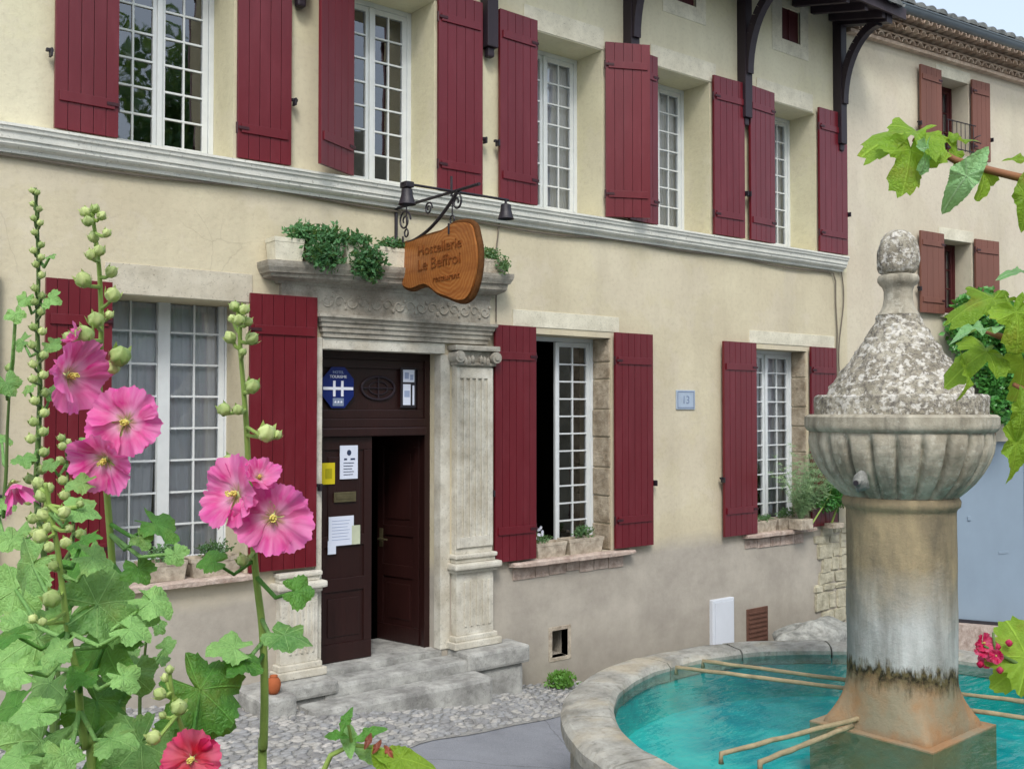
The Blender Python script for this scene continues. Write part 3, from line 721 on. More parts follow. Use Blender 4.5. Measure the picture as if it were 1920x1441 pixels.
# pilaster right: fluted shaft, capital, base, pedestal
def pilaster(xc, hw, parent, shaft=True):
    b = MB(); b.box(xc - hw, xc + hw, -.07, .02, 1.14, 2.92, bev=.004)
    n = 5; ww = (2 * hw - .08) / n
    for k in range(n):      # flutes framed by raised fillets
        x = xc - hw + .04 + ww * k
        b.box(x + ww * .62, x + ww, -.088, -.069, 1.30, 2.80, bev=.003)
    b.box(xc - hw + .004, xc - hw + .04, -.088, -.069, 1.2, 2.9, bev=.003); b.box(xc + hw - .04, xc + hw - .004, -.088, -.069, 1.2, 2.9, bev=.003)
    b.box(xc - hw + .042, xc + hw - .042, -.087, -.069, 2.80, 2.9, bev=.003); b.box(xc - hw + .042, xc + hw - .042, -.087, -.069, 1.2, 1.30, bev=.003)
    if shaft: b.build('pilaster', M['pilaster'], parent)
    c = MB(); c.box(xc - hw - .02, xc + hw + .02, -.11, .02, 2.92, 2.95, bev=.008); c.box(xc - hw - .05, xc + hw + .05, -.14, .02, 3.06, 3.11, bev=.01)
    c.box(xc - hw, xc + hw, -.09, .02, 2.95, 3.06, bev=.01)
    for s_ in (-1, 1):
        c.tube([(xc + s_ * (hw + .0), -.15, 3.0), (xc + s_ * (hw + .0), .02, 3.0)], .055, 16)
        c.tube([(xc + s_ * (hw), -.16, 3.0), (xc + s_ * (hw), -.14, 3.0)], .028, 12)
        for q in range(3): c.ball((xc + s_ * (.05 + q * .04), -.115, 2.98 - q * .01), .026, .9, .7, 1.6, 1)
    if shaft: c.build('capital', ds, parent, smooth='auto')
    p = MB(); p.box(xc - hw - .03, xc + hw + .03, -.12, .02, 1.10, 1.14, bev=.012); p.box(xc - hw - .015, xc + hw + .015, -.10, .02, 1.06, 1.10, bev=.008)
    p.box(xc - hw - .06, xc + hw + .06, -.16, .02, 1.0, 1.058, bev=.018); p.box(xc - hw - .03, xc + hw + .03, -.12, .02, .965, 1.0, bev=.01)
    p.box(xc - hw, xc + hw, -.09, .02, .38, .965, bev=.006)
    for k in range(5): p.box(xc - hw + .045 + ww * k + ww * .6, xc - hw + .045 + ww * (k + 1), -.100, -.089, .46, .88, bev=.002)
    p.box(xc - hw - .03, xc + hw + .03, -.12, .02, .33, .38, bev=.01); p.box(xc - hw - .06, xc + hw + .06, -.15, .02, .265, .33, bev=.01)
    p.build('pedestal', M['pilaster'], parent)
pilaster(5.68, .215, doorway); pilaster(3.86, .17, doorway, shaft=False)
b = MB(); b.box(5.42, 6.15, -.34, .02, .09, .262, bev=.03); b.box(5.5, 6.1, -.30, .02, -.5, .09, bev=.04); b.build('plinth_block', M['step'], doorway)
b = MB(); b.box(3.46, 4.10, -.34, .02, .14, .262, bev=.03); b.box(3.5, 4.12, -.30, .02, -.3, .14, bev=.03); b.build('plinth_block', M['step'], doorway)
b = MB(); b.box(4.08, 5.35, -.012, .8, .1, .256, bev=.004); b.build('threshold', M['step'], doorway)
b = MB(); b.box(3.98, 5.46, -.32, -.014, .03, .212, bev=.03); b.build('step', M['step'], doorway)
b = MB(); b.box(3.72, 5.5, -.62, -.325, -.4, .12, bev=.04); b.build('step', M['step'], doorway)
# transom and leaves
dw = M['doorwood']; yd = .2
b = MB(); b.box(4.09, 4.15, yd - .02, yd + .08, .25, 3.03); b.box(5.28, 5.34, yd - .02, yd + .08, .25, 3.03); b.box(4.15, 5.28, yd - .02, yd + .08, 2.96, 3.03)
b.box(4.15, 5.28, yd - .06, yd + .08, 2.26, 2.34, bev=.012); b.box(4.15, 5.28, yd - .03, yd + .07, 2.34, 2.42, bev=.006)
df = b.build('door_frame', dw, doorway)
b = MB(); b.box(4.15, 5.28, yd + .02, yd + .05, 2.42, 2.96)
for (a, c, d, e) in ((4.15, 5.28, 2.42, 2.50), (4.15, 5.28, 2.88, 2.96), (4.15, 4.22, 2.5, 2.88), (5.21, 5.28, 2.5, 2.88)): b.box(a, c, yd - .005, yd + .022, d, e, bev=.006)
b.build('transom_panel', dw, doorway)
def oval(cx_, cz, rx, rz, y0, y1, n=32): return [(cx_ + rx * math.cos(2 * math.pi * k / n), cz + rz * math.sin(2 * math.pi * k / n)) for k in range(n)]
b = MB(); pts = [(4.79 + .175 * math.cos(t), yd + .01, 2.70 + .105 * math.sin(t)) for t in [2 * math.pi * k / 32 for k in range(33)]]
b.tube(pts, .012, 6, cap=False); b.tube([(4.63, yd + .01, 2.70), (4.95, yd + .01, 2.70)], .007, 6); b.tube([(4.79, yd + .01, 2.6), (4.79, yd + .01, 2.8)], .007, 6)
b.tube([(4.79 + .1 * math.cos(t), yd + .01, 2.70 + .06 * math.sin(t)) for t in [2 * math.pi * k / 24 for k in range(25)]], .005, 6, cap=False)
b.build('oval_grille', M['timber'], doorway)
def door_leaf(hx, y, w_, z0, z1, ang, side):
    b = MB(); s = side
    def bx(a, c, y0, y1, d, e, bev=.004): b.box(min(s * a, s * c), max(s * a, s * c), y0, y1, d, e, bev=bev)
    H = z1 - z0
    bx(0, w_, 0, .045, 0, H)
    for d, e in ((.0, .16), (.62, .74), (1.02, 1.12), (H - .12, H)): bx(.0, w_, -.015, .001, d + .002, e - .002)
    bx(0, .08, -.0149, .001, .16, H - .12); bx(w_ - .08, w_, -.0149, .001, .16, H - .12)
    for d, e in ((.22, .56), (1.18, H - .18)): bx(.12, w_ - .12, -.008, .001, d, e, .006)
    o = b.build('door_leaf', dw, doorway); o.location = (hx, y, z0); o.rotation_euler = (0, 0, R_(ang)); return o
door_leaf(4.15, yd, .56, .26, 2.26, 0, 1)
rl = door_leaf(5.28, yd + .06, .56, .26, 2.26, -76, -1)
h = MB(); h.tube([(-.50, -.015, .98), (-.50, -.06, .98), (-.38, -.06, .98)], .010, 8); h.box(-.525, -.475, -.022, -.014, .9, 1.08, bev=.004); h.build('handle', M['brass'], rl)

# ------------------------------------------------------------------ text
def text(body, size, loc, parent, mat, rot=(math.pi / 2, 0, 0), ext=.002, name='lettering', sx=1.0, align='CENTER'):
    cu = bpy.data.curves.new(name, 'FONT'); cu.body = body; cu.size = size; cu.extrude = ext; cu.align_x = align; cu.align_y = 'CENTER'; cu.resolution_u = 3
    t = bpy.data.objects.new(name, cu); COL.objects.link(t)
    me = t.to_mesh().copy()
    bpy.data.objects.remove(t); me.materials.clear(); me.materials.append(mat)
    o = bpy.data.objects.new(name, me); COL.objects.link(o); o.location = loc; o.rotation_euler = rot; o.scale = (sx, 1, 1)
    if parent: o.parent = parent
    return o
# hotel classification plate
yp = yd - .012
hs = tag(empty('hotel_plate', (4.36, yp, 2.70)), 'blue octagonal plate with a white H above the door', 'sign')
oc = [(.165 * math.cos(R_(22.5 + 45 * k)) * 1.03, .18 * math.sin(R_(22.5 + 45 * k)) * 1.1) for k in range(8)]
MB().slab(oc, lambda a, c, t: (a, t, c), -.006, .0).build('plate', M['blue_sign'], hs)
b = MB(); b.box(-.052, -.028, -.010, -.006, -.08, .06); b.box(.028, .052, -.010, -.006, -.08, .06); b.box(-.15, .15, -.0098, -.0062, -.022, .004)
b.build('emblem', M['white_paint'], hs)
text('HOTEL', .035, (0, -.008, .135), hs, M['pale_ink']); text('TOURISME', .036, (0, -.008, .095), hs, M['white_paint'])
b = MB(); b.box(-.055, .055, -.0095, -.006, -.165, -.095); b.build('star_panel', M['tileink'], hs)
for k in (-1, 0, 1):
    st = [((.014 if q % 2 == 0 else .006) * math.sin(q * math.pi / 5) + k * .03, (.014 if q % 2 == 0 else .006) * math.cos(q * math.pi / 5) - .13) for q in range(10)]
    MB().slab(st, lambda a, c, t: (a, t, c), -.012, -.0096).build('star', M['white_paint'], hs)
# tall paper panel
ps = tag(empty('glazed_panel', (5.10, yp, 2.71)), 'narrow white and pale green notice panel at right of the transom', 'notice')
B(-.085, .085, -.008, .004, -.19, .185, bev=.004).build('frame', M['iron'], ps)
b = MB(); b.box(-.062, .062, -.011, -.0081, .05, .165); b.box(-.062, .02, -.011, -.0081, -.165, .03); b.box(.042, .062, -.0108, -.0081, -.165, .02); b.build('paper', M['paper'], ps)
b = MB(); b.box(-.045, .0, -.0125, -.0111, .08, .14); b.box(.014, .05, -.0125, -.0111, .07, .12); b.box(-.05, .01, -.0125, -.0111, -.09, -.03); b.build('print', M['pale_ink'], ps)
# papers on the closed leaf
yl = yd - .022
pn = tag(empty('door_notice', (4.47, yl, 2.03)), 'white portrait notice with a dark emblem on the closed door leaf', 'notice')
B(-.09, .09, 0, .006, -.15, .15).build('sheet', M['paper'], pn)
b = MB(); b.slab(oval(0, .085, .022, .026, 0, 0, 12), lambda a, c, t: (a, t, c), -.002, -.0003); b.box(-.05, -.02, -.002, -.0003, .02, .035); b.box(.015, .06, -.002, -.0003, .02, .035)
for k in range(5): b.box(-.055, .05 - .01 * (k % 3), -.002, -.0003, -.01 - .026 * k, -.004 - .026 * k)
b.build('print', M['ink'], pn)
yc = tag(empty('yellow_card', (4.27, yl + .002, 1.94)), 'small yellow card stuck at the edge of the closed door leaf', 'notice')
B(-.07, .06, 0, .005, -.10, .09).build('sheet', M['yellow'], yc); B(-.035, .03, -.002, -.0003, -.05, .04).build('print', simple('dull_yellow_print', (168, 160, 20), .6), yc)
lb = tag(empty('letter_plate', (4.43, yl, 1.72)), 'dull metal letter plate in the closed door leaf', 'letter plate')
B(-.11, .11, -.006, .006, -.045, .045, bev=.004).build('plate', M['brass'], lb); B(-.085, .085, -.010, -.006, -.018, .018, bev=.003).build('flap', M['brass'], lb)
mn = tag(empty('menu_sheet', (4.42, yl, 1.42)), 'large pale blue landscape notice low on the closed door leaf', 'notice')
B(-.15, .10, -.002, .004, -.13, .13).build('sheet', M['paper'], mn); B(-.16, -.08, -.0045, -.0022, -.20, -.08).build('sheet', M['paper'], mn)
b = MB()
for k in range(7): b.box(-.12, .06 - .012 * (k % 3), -.0042, -.0022, .09 - .028 * k, .094 - .028 * k)
b.build('print', M['pale_ink'], mn)
B(.08, .165, -.004, .002, -.13, .04).build('sheet', simple('yellowish_paper', (196, 204, 178), .6), mn)

# ------------------------------------------------------------------ number tile, meter box, grille, cables, lamps
t = tag(empty('number_tile', (8.705, 0, 2.615)), 'small glazed blue tile on the wall between the two right windows', 'house number')
B(-.155, .155, -.016, -.0005, -.11, .11, bev=.004).build('tile', M['bluetile'], t)
b = MB(); 
for a, c, d, e in ((-.135, .135, .085, .095), (-.135, .135, -.095, -.085), (-.14, -.13, -.095, .095), (.13, .14, -.095, .095)): b.box(a, c, -.0185, -.0165, d, e)
b.build('border', M['tileink'], t); text('13', .13, (0, -.017, -.005), t, M['tileink'])
mb = tag(empty('meter_box', (9.30, 0, -.05)), 'white utility meter box set low in the grey wall', 'meter box')
B(-.19, .19, -.05, .02, -.36, .34, bev=.01).build('housing', M['meter'], mb); B(-.15, .17, -.058, -.051, -.33, .31, bev=.006).build('door', M['meter'], mb)
g = tag(empty('wall_grille', (9.97, 0, -.12)), 'rusty brown square grille beside the white meter box', 'grille')
b = MB(); b.box(-.2, .2, -.012, .01, -.22, .22, bev=.004)
for k in range(7): b.box(-.17, .17, -.022, -.012, -.18 + k * .055, -.155 + k * .055, bev=.003)
b.build('grille', M['brown_grille'], g)
B(6.69, 6.94, .30, .33, -.05, .28).build('vent_back', M['interior'], hotel)
b = MB(); b.box(6.665, 6.71, -.006, .1, -.06, .29, bev=.004); b.box(6.92, 6.965, -.006, .1, -.06, .29, bev=.004); b.box(6.71, 6.92, -.006, .1, .25, .29, bev=.004); b.box(6.71, 6.92, -.006, .1, -.06, -.02, bev=.004)
b.build('vent_surround', M['trough'], hotel)
cb = MB()
pts = [(x, -.03, 4.315 - .012 * math.sin(x * 3.1) - .012 * math.sin(x * 1.3)) for x in [0 + i * .2 for i in range(58)]]
pts += [(11.55, -.03, 4.30), (11.60, -.03, 4.2), (11.60, -.03, 3.9), (11.63, -.03, 3.5), (11.61, -.03, 3.2), (11.62, -.03, 2.6), (11.62, -.03, 1.0)]
cb.tube(pts, .010, 6)
cb.build('cable', M['cable']); tag(bpy.data.objects['cable'], 'grey cable running under the ledge and down the corner of the hotel', 'cable')
cb = MB(); pts = [(11.70 + .10 * math.sin(t * 1.0) * (1 - t / 8), -.03, 4.42 - t * .28) for t in [i * .25 for i in range(25)]]
cb.tube(pts, .009, 6); o = cb.build('cable', M['cable']); tag(o, 'loose looping cable hanging beside the corner of the hotel', 'cable')
cb = MB(); cb.tube([(6.02, -.02, 4.34), (6.0, -.02, 4.2), (5.97, -.02, 4.0), (5.98, -.02, 3.8), (5.98, -.02, 3.36)], .008, 6)
o = cb.build('cable', M['cable']); tag(o, 'thin dark cable dropping from the lamp beside the stone doorway', 'cable')

# wrought iron bracket with lamps, and the hanging wood sign
ib = tag(empty('iron_bracket'), 'wrought iron wall bracket with scrolls carrying the wooden sign above the door', 'bracket')
XS = 4.84
def arc(y0, z0, y1, z1, bulge, n=14):
    out = []
    for i in range(n + 1):
        t = i / n; y = y0 + (y1 - y0) * t; z = z0 + (z1 - z0) * t; k = bulge * math.sin(math.pi * t); L = math.hypot(y1 - y0, z1 - z0)
        out.append((XS, y + (z1 - z0) / L * k, z - (y1 - y0) / L * k))
    return out
b = MB()
b.tube([(XS, 0, 4.335), (XS, -1.30, 4.335)], .014, 8)
b.tube(arc(-.01, 3.98, -1.0, 4.33, -.10), .015, 8)
b.tube([(XS, -.012, 3.88), (XS, -.012, 4.42)], .016, 8)
def spiral(cy_, cz, r, turns=1.6, s=1, ph=0, x=XS): return [(x, cy_ + s * r * (1 - t / (turns * 2 * math.pi) * .8) * math.cos(t + ph), cz + r * (1 - t / (turns * 2 * math.pi) * .8) * math.sin(t + ph)) for t in [i * turns * 2 * math.pi / 26 for i in range(27)]]
b.tube(spiral(-.98, 4.24, .085), .009, 6); b.tube(spiral(-.16, 4.20, .10, s=-1), .009, 6); b.tube(spiral(-.12, 3.90, .06), .008, 6); b.tube(spiral(-.55, 4.25, .06, s=-1), .008, 6)
b.build('scroll_arm', M['iron'], ib)
b = MB(); YB = -.90; b.tube([(4.36, YB, 4.345), (5.45, YB, 4.345)], .011, 8); b.tube([(XS, YB, 4.30), (XS, YB, 4.47)], .010, 8); b.build('cross_bar', M['iron'], ib)
for x, s_ in ((4.40, 1), (5.42, -1)):
    b = MB(); b.tube([(x, YB, 4.345), (x, YB, 4.26)], .012, 8)
    b.lathe([(.02, .06), (.045, .05), (.05, 0), (.07, -.07), (.075, -.075)], 16, (x, YB, 4.25)); b.build('lamp', M['iron'], ib, smooth='auto')
b = MB(); b.box(4.36, 4.44, YB - .05, YB + .05, 4.31, 4.36, bev=.01); b.build('junction_box', M['iron'], ib)
ws = tag(empty('wooden_sign', (XS, -.75, 3.8)), 'irregular slab of varnished wood with burnt lettering hanging from iron rings', 'sign')
outl = [(752, 460), (768, 456), (790, 448), (812, 441), (832, 436), (846, 424), (860, 418), (880, 417), (890, 424), (893, 440), (898, 462), (899, 490), (896, 515), (890, 540), (882, 556), (872, 563), (858, 562), (840, 554), (822, 548), (812, 538), (800, 531), (788, 535), (776, 541), (762, 538), (754, 525), (750, 505), (753, 485), (749, 472)]
poly = [(lambda p: (p.y + .75, p.z - 3.8))(VX(px, py, XS)) for px, py in outl]
# smooth the outline
def chaikin(P, k=2):
    for _ in range(k):
        Q = []
        for i in range(len(P)):
            a, c = P[i], P[(i + 1) % len(P)]
            Q += [(a[0] * .75 + c[0] * .25, a[1] * .75 + c[1] * .25), (a[0] * .25 + c[0] * .75, a[1] * .25 + c[1] * .75)]
        P = Q
    return P
poly = chaikin(poly, 2)
b = MB(); b.slab(poly, lambda a, c, t: (t, a, c), -.03, .03); bmesh.ops.recalc_face_normals(b.bm, faces=b.bm.faces)
so_ = b.build('board', M['slab'], ws)
cen = (sum(p[0] for p in poly) / len(poly), sum(p[1] for p in poly) / len(poly))
b = MB(); pe = [(cen[0] + (p[0] - cen[0]) * 1.015, cen[1] + (p[1] - cen[1]) * 1.015) for p in poly]
b.tube([(.012, *p) for p in pe] + [(.012, *pe[0])], .028, 8, cap=False); b.build('bark_edge', M['bark'], ws, smooth=True)
for px, py in ((762, 440), (848, 415)):
    p = VX(px, py, XS) - Vector((XS, -.75, 3.8)); p.x = 0
    b = MB(); top = Vector((0, p.y, 4.335 - 3.8))
    b.tube([top, p + Vector((0, 0, .04))], .006, 6)
    b.tube([p + Vector((0, .03 * math.cos(t), .015 + .035 * math.sin(t))) for t in [k * math.pi / 6 for k in range(13)]], .008, 6, cap=False)
    b.tube([p + Vector((-.036, 0, -.02)), p + Vector((-.036, 0, -.11))], .009, 6); b.build('hanging_ring', M['iron'], ws)
def sign_text(s_, px, py, size, sx=1.0):
    p = VX(px, py, XS) - Vector((XS, -.75, 3.8))
    text(s_, size, (-.033, p.y, p.z), ws, M['carve'], rot=(math.pi / 2, 0, -math.pi / 2), ext=.003, sx=sx)
sign_text('Hostellerie', 829, 464, .125, 1.2); sign_text('Le Beffroi', 828, 492, .14, 1.2); sign_text('restaurant', 842, 520, .08, 1.2)

# ------------------------------------------------------------------ foliage helpers
def sprigs(b, c, rad, n, size, rnd, flat=1.0, aspect=.5, up=.2, shell=.55):
    """many small folded leaves spread through an uneven volume"""
    c = Vector(c)
    for _ in range(n):
        while True:
            p = Vector((rnd.uniform(-1, 1), rnd.uniform(-1, 1), rnd.uniform(-1, 1)))
            q = p.length
            if q < 1 and q > shell * rnd.random(): break
        p = Vector((p.x * rad[0], p.y * rad[1], p.z * rad[2]))
        p *= 1 + .35 * noise.noise((c + p) * (2.2 / max(rad)))
        d = Vector((rnd.gauss(0, 1), rnd.gauss(0, 1), rnd.gauss(0, 1) + up)).normalized(); s_ = size * rnd.uniform(.6, 1.3)
        a = d.orthogonal().normalized(); a.rotate(Matrix.Rotation(rnd.uniform(0, 6.28), 3, d)); nn = d.cross(a)
        o = c + p; t = o + d * s_; mid = o + d * s_ * .5
        e1 = mid + a * s_ * aspect * .5 + nn * s_ * .1; e2 = mid - a * s_ * aspect * .5 + nn * s_ * .1
        b.face([o, e1, t]); b.face([o, t, e2])
def trough_planter(x0, x1, y0, y1, z0, h, label, group, fol=None, mat='trough', cat='planter', n=260):
    e = tag(empty('flower_trough', ((x0 + x1) / 2, (y0 + y1) / 2, z0)), label, cat, group); cx_, cy_ = (x0 + x1) / 2, (y0 + y1) / 2
    b = MB(); hw, hd = (x1 - x0) / 2, (y1 - y0) / 2; tp = .88
    def ring(f, z): return [b.bm.verts.new((sx * hw * f, sy * hd * f, z)) for sx, sy in ((-1, -1), (1, -1), (1, 1), (-1, 1))]
    def ring2(w_, d_, z): return [b.bm.verts.new((sx * w_, sy * d_, z)) for sx, sy in ((-1, -1), (1, -1), (1, 1), (-1, 1))]
    rs = [ring2(hw * tp, hd * tp, 0), ring2(hw * .97, hd * .97, h * .8), ring2(hw, hd, h * .8), ring2(hw, hd, h), ring2(hw - .018, hd - .018, h), ring2(hw - .025, hd - .025, h * .8)]
    for r0, r1 in zip(rs, rs[1:]):
        for k in range(4): b.bm.faces.new((r0[k], r0[(k + 1) % 4], r1[(k + 1) % 4], r1[k]))
    b.bm.faces.new(rs[0][::-1]); b.bm.faces.new(rs[-1]); b.build('trough', M[mat], e)
    if fol:
        for (fx_, fz, rx, ry, rz, mname, nn, sz) in fol:
            f = MB(); rnd = random.Random(int(fx_ * 991) + nn); yo = -.15 if fz < .1 else -.03
            for _ in range(4): sprigs(f, (fx_ + rnd.uniform(-.3, .3) * rx, rnd.uniform(-.02, .02) + yo, fz + rnd.uniform(-.3, .3) * rz), (rx * .7, ry, rz * .75), nn // 4, sz, rnd)
            f.build('plant', M[mname], e)
    return e
G1 = 'stone troughs on the window sills'
trough_planter(2.58, 2.93, -.02, .20, 1.165, .15, 'left stone trough of dark plants on the sill behind the pink hollyhocks', G1, [(0, .21, .17, .07, .08, 'fern', 360, .035)])
trough_planter(2.96, 3.38, -.02, .20, 1.165, .15, 'right stone trough of dark plants on the sill behind the pink hollyhocks', G1, [(0, .21, .19, .07, .08, 'fern', 380, .035)])
trough_planter(6.50, 6.90, -.02, .18, 1.0, .15, 'stone trough with small white flowers on the sill of the half open window', G1, [(-.05, .18, .10, .05, .05, 'fern', 160, .03)])
trough_planter(6.93, 7.42, -.02, .18, 1.0, .16, 'stone trough with a low green clump on the sill of the half open window', G1, [(.02, .21, .16, .07, .07, 'fern', 340, .035)])
trough_planter(9.96, 10.35, -.02, .16, 1.0, .14, 'left stone trough on the sill of the window by the fountain', G1, [(0, .17, .16, .05, .04, 'fern', 160, .035)])
trough_planter(10.38, 10.85, -.02, .16, 1.0, .15, 'right stone trough on the sill of the window by the fountain', G1, [(0, .20, .20, .07, .07, 'fern', 260, .035)])
# white flowers in the half open window's trough
fl = tag(empty('white_flowers', (6.56, .08, 1.16)), 'little clump of white and violet flowers beside the open red shutter', 'flowers')
b = MB(); rnd = random.Random(9)
for _ in range(16):
    p = Vector((rnd.uniform(-.07, .07), rnd.uniform(-.04, .04), rnd.uniform(.02, .16)))
    for k in range(5):
        a = k * 1.257; b.face([p, p + Vector((.018 * math.cos(a), -.008, .018 * math.sin(a))), p + Vector((.018 * math.cos(a + .9), -.008, .018 * math.sin(a + .9)))])
b.build('blossoms', M['white_paint'], fl)
b = MB()
for _ in range(12): x = rnd.uniform(-.06, .06); b.tube([(x * .4, 0, -.03), (x, rnd.uniform(-.03, .03), rnd.uniform(.05, .14))], .003, 5)
b.build('stems', M['stem_dark'], fl)
G2 = 'pale troughs on the ledge above the door'
ztf = lambda x: 3.772 + (x - 4.8) * .035
trough_planter(3.56, 3.83, -.21, -.03, ztf(3.7), .19, 'whitish trough at the left end of the ledge above the door', G2, [(.14, .24, .16, .10, .12, 'ledge_green', 420, .05)], mat='surround')
trough_planter(3.90, 4.19, -.21, -.03, ztf(4.05), .18, 'trough almost hidden by green plants on the ledge above the door', G2, [(0, .20, .24, .16, .14, 'ledge_green', 900, .05), (-.06, .04, .24, .06, .16, 'ledge_green', 620, .05)], mat='surround')
trough_planter(4.22, 4.48, -.21, -.03, ztf(4.35), .19, 'trough with trailing ivy left of the wooden sign on the ledge', G2, [(.02, .20, .20, .12, .09, 'ledge_green', 460, .05), (.04, .0, .19, .07, .19, 'ledge_green', 800, .05)], mat='surround')
trough_planter(4.56, 4.88, -.21, -.03, ztf(4.72), .17, 'bare fronted trough directly behind the wooden sign', G2, [(0, .2, .18, .08, .06, 'ledge_green', 260, .045)], mat='surround')
trough_planter(5.56, 5.98, -.21, -.03, ztf(5.77), .13, 'low trough at the right end of the ledge with drooping sprigs', G2, [(.05, .17, .14, .09, .09, 'fern', 300, .04), (.12, .06, .06, .06, .12, 'fern', 120, .04)], mat='trough')
# weed at foot of the wall
wd_ = MB(); rnd = random.Random(4); p0 = VY(1052, 1276, -.2)
sprigs(wd_, (p0.x, p0.y, ground_z(p0.x) + .08), (.17, .12, .08), 500, .05, rnd, up=.8)
o = wd_.build('weed_clump', M['weed']); tag(o, 'bright green weed growing at the foot of the hotel wall', 'weed')
# terracotta ball by the left plinth
p0 = VY(513, 1283, -.42)
b = MB(); b.lathe([(.001, 0), (.035, .004), (.05, .03), (.058, .07), (.052, .105), (.038, .125), (.028, .13), (.034, .14), (.03, .145), (.022, .14), (.001, .11)], 24)
o = b.build('terracotta_pot', M['terracotta'], smooth=True, loc=(p0.x, p0.y, p0.z - .07)); tag(o, 'small round terracotta pot beside the left door plinth', 'pot')
B(3.3, 3.62, -.55, -.005, -.3, p0.z - .072, bev=.03).build('plinth_block', M['step'], doorway)

# plants on the sill by the fountain
pf = tag(empty('feathery_plant', (10.68, -.12, 1.02)), 'pale feathery plant on the sill just left of the fountain bowl', 'plant')
b = MB(); rnd = random.Random(12)
for k in range(74):
    a = rnd.uniform(-1, 1); p = Vector((0, 0, .08)); d = Vector((a * .55 + .0, rnd.uniform(-.45, .1), 1)).normalized(); L = rnd.uniform(.5, 1.15); pts = []
    for i in range(9):
        pts.append(p.copy()); p = p + d * L / 8; d = (d + Vector((a * .07, -.02, -.06))).normalized()
    b.tube(pts, [.004 * (1 - i / 10) for i in range(9)], 4)
    for q in pts[2:]:
        for _ in range(16):
            e = Vector((rnd.gauss(0, 1), rnd.gauss(0, 1), rnd.gauss(0, .7))).normalized() * rnd.uniform(.03, .09); s_ = e.orthogonal().normalized() * .003
            b.face([q - s_, q + s_, q + e])
b.build('fronds', M['feather'], pf)
B(-.11, .13, -.10, .10, -.012, .12, bev=.01).build('pot', M['trough'], pf)
ph = tag(empty('bushy_plant', (11.25, -.2, 1.2)), 'dark green bushy plant between the feathery plant and the fountain bowl', 'plant')
b = MB(); rnd = random.Random(21)
sprigs(b, (.15, 0, .22), (.28, .22, .2), 900, .07, rnd); sprigs(b, (-.15, 0, .12), (.16, .14, .1), 260, .06, rnd); sprigs(b, (.28, 0, .5), (.10, .1, .16), 160, .07, rnd)
b.build('foliage', M['ivy'], ph)
b = MB(); b.tube([(-.5, .0, -.18), (-.15, -.05, .2), (.1, 0, .55)], [.012, .008, .004], 6); b.tube([(.1, .1, -.2), (.12, 0, .1), (.2, 0, .4)], [.014, .012, .006], 6); b.build('stem', M['stem'], ph)
B(.0, .25, .0, .18, -.22, -.16, bev=.005).build('pot', M['trough'], ph)
# boulder at the corner
b = MB(); b.ball((0, 0, 0), .5, 1.35, .8, .52, sub=4, jit=.25)
p0 = VY(1530, 1178, -.55); o = b.build('boulder', M['boulder'], smooth=True, loc=(p0.x, p0.y, p0.z - .16)); tag(o, 'low grey boulder at the corner of the hotel behind the fountain', 'boulder')

# ------------------------------------------------------------------ neighbour house
NA = R_(-5.8); nb = tag(empty('neighbour_house', (11.9, 0, 0), NA), 'beige house with faded rust shutters and tiled eaves beyond the hotel', 'house')
NW = [(2.02, 2.74, 6.25, 7.36), (2.04, 2.78, 3.90, 4.98)]
GD = (2.2, 6.2, -1.6, 2.02)
wall_mesh(0, 12, -4, 7.72, .45, NW + [GD]).build('wall', M['wall_nb'], nb)
b = MB(); b.box(0.02, 12, 4, 4.2, -4, 8); b.box(.02, 12, .46, 4, 2.3, 2.45); b.box(12, 12.2, 0, 4.2, -4, 8); b.box(.02, 12, .46, 4, 5.4, 5.5); b.build('inner_wall', M['interior'], nb)
for (x0, x1, z0, z1), ls, rs in zip(NW, (.50, .56), (.42, .56)):
    window(nb, x0, x1, z0, z1, .30, 3, wood='redwood', glass='glass_low', curtain=True)
    shutter(nb, x0 - .01, z0 - .02, z1 + .06, ls, -1, 2, 'shutter_nb', boards=4, battens=(.16, .86)); shutter(nb, x1 + .01, z0 - .02, z1 + .06, rs, 1, 2, 'shutter_nb', boards=4, battens=(.16, .86))
    B(x0 - .05, x1 + .05, -.008, .04, z1 + .002, z1 + .17, bev=.004).build('lintel', M['surround'], nb)
    B(x0 - .03, x1 + .03, -.06, .28, z0 - .06, z0 - .001, bev=.006).build('window_sill', M['surround'], nb)
b = MB(); 
for k in range(7): b.tube([(2.08 + k * .1, -.12, 6.28), (2.08 + k * .1, -.12, 6.7)], .006, 5)
b.tube([(2.04, -.12, 6.7), (2.74, -.12, 6.7)], .009, 6); b.tube([(2.04, -.12, 6.3), (2.74, -.12, 6.3)], .009, 6)
b.tube([(2.74 + .05 * math.sin(t), -.14 - .05 * math.cos(t), 6.42 + .02 * t) for t in [i * .5 for i in range(14)]], .008, 5)
b.build('window_railing', M['iron'], nb)
# garage door
b = MB(); b.box(2.2, 6.2, .08, .12, -1.6, 2.02)
gd = b.build('garage_door', M['blue_door'], nb)
b = MB()
for x in (4.17, 4.2): pass
b.box(4.18, 4.22, .070, .079, -1.6, 2.0, bev=.004); b.box(2.72, 2.80, .06, .0795, .86, .92, bev=.004); b.box(3.5, 3.75, .072, .0795, .30, .34, bev=.003); b.build('door_trim', M['blue_door'], gd)
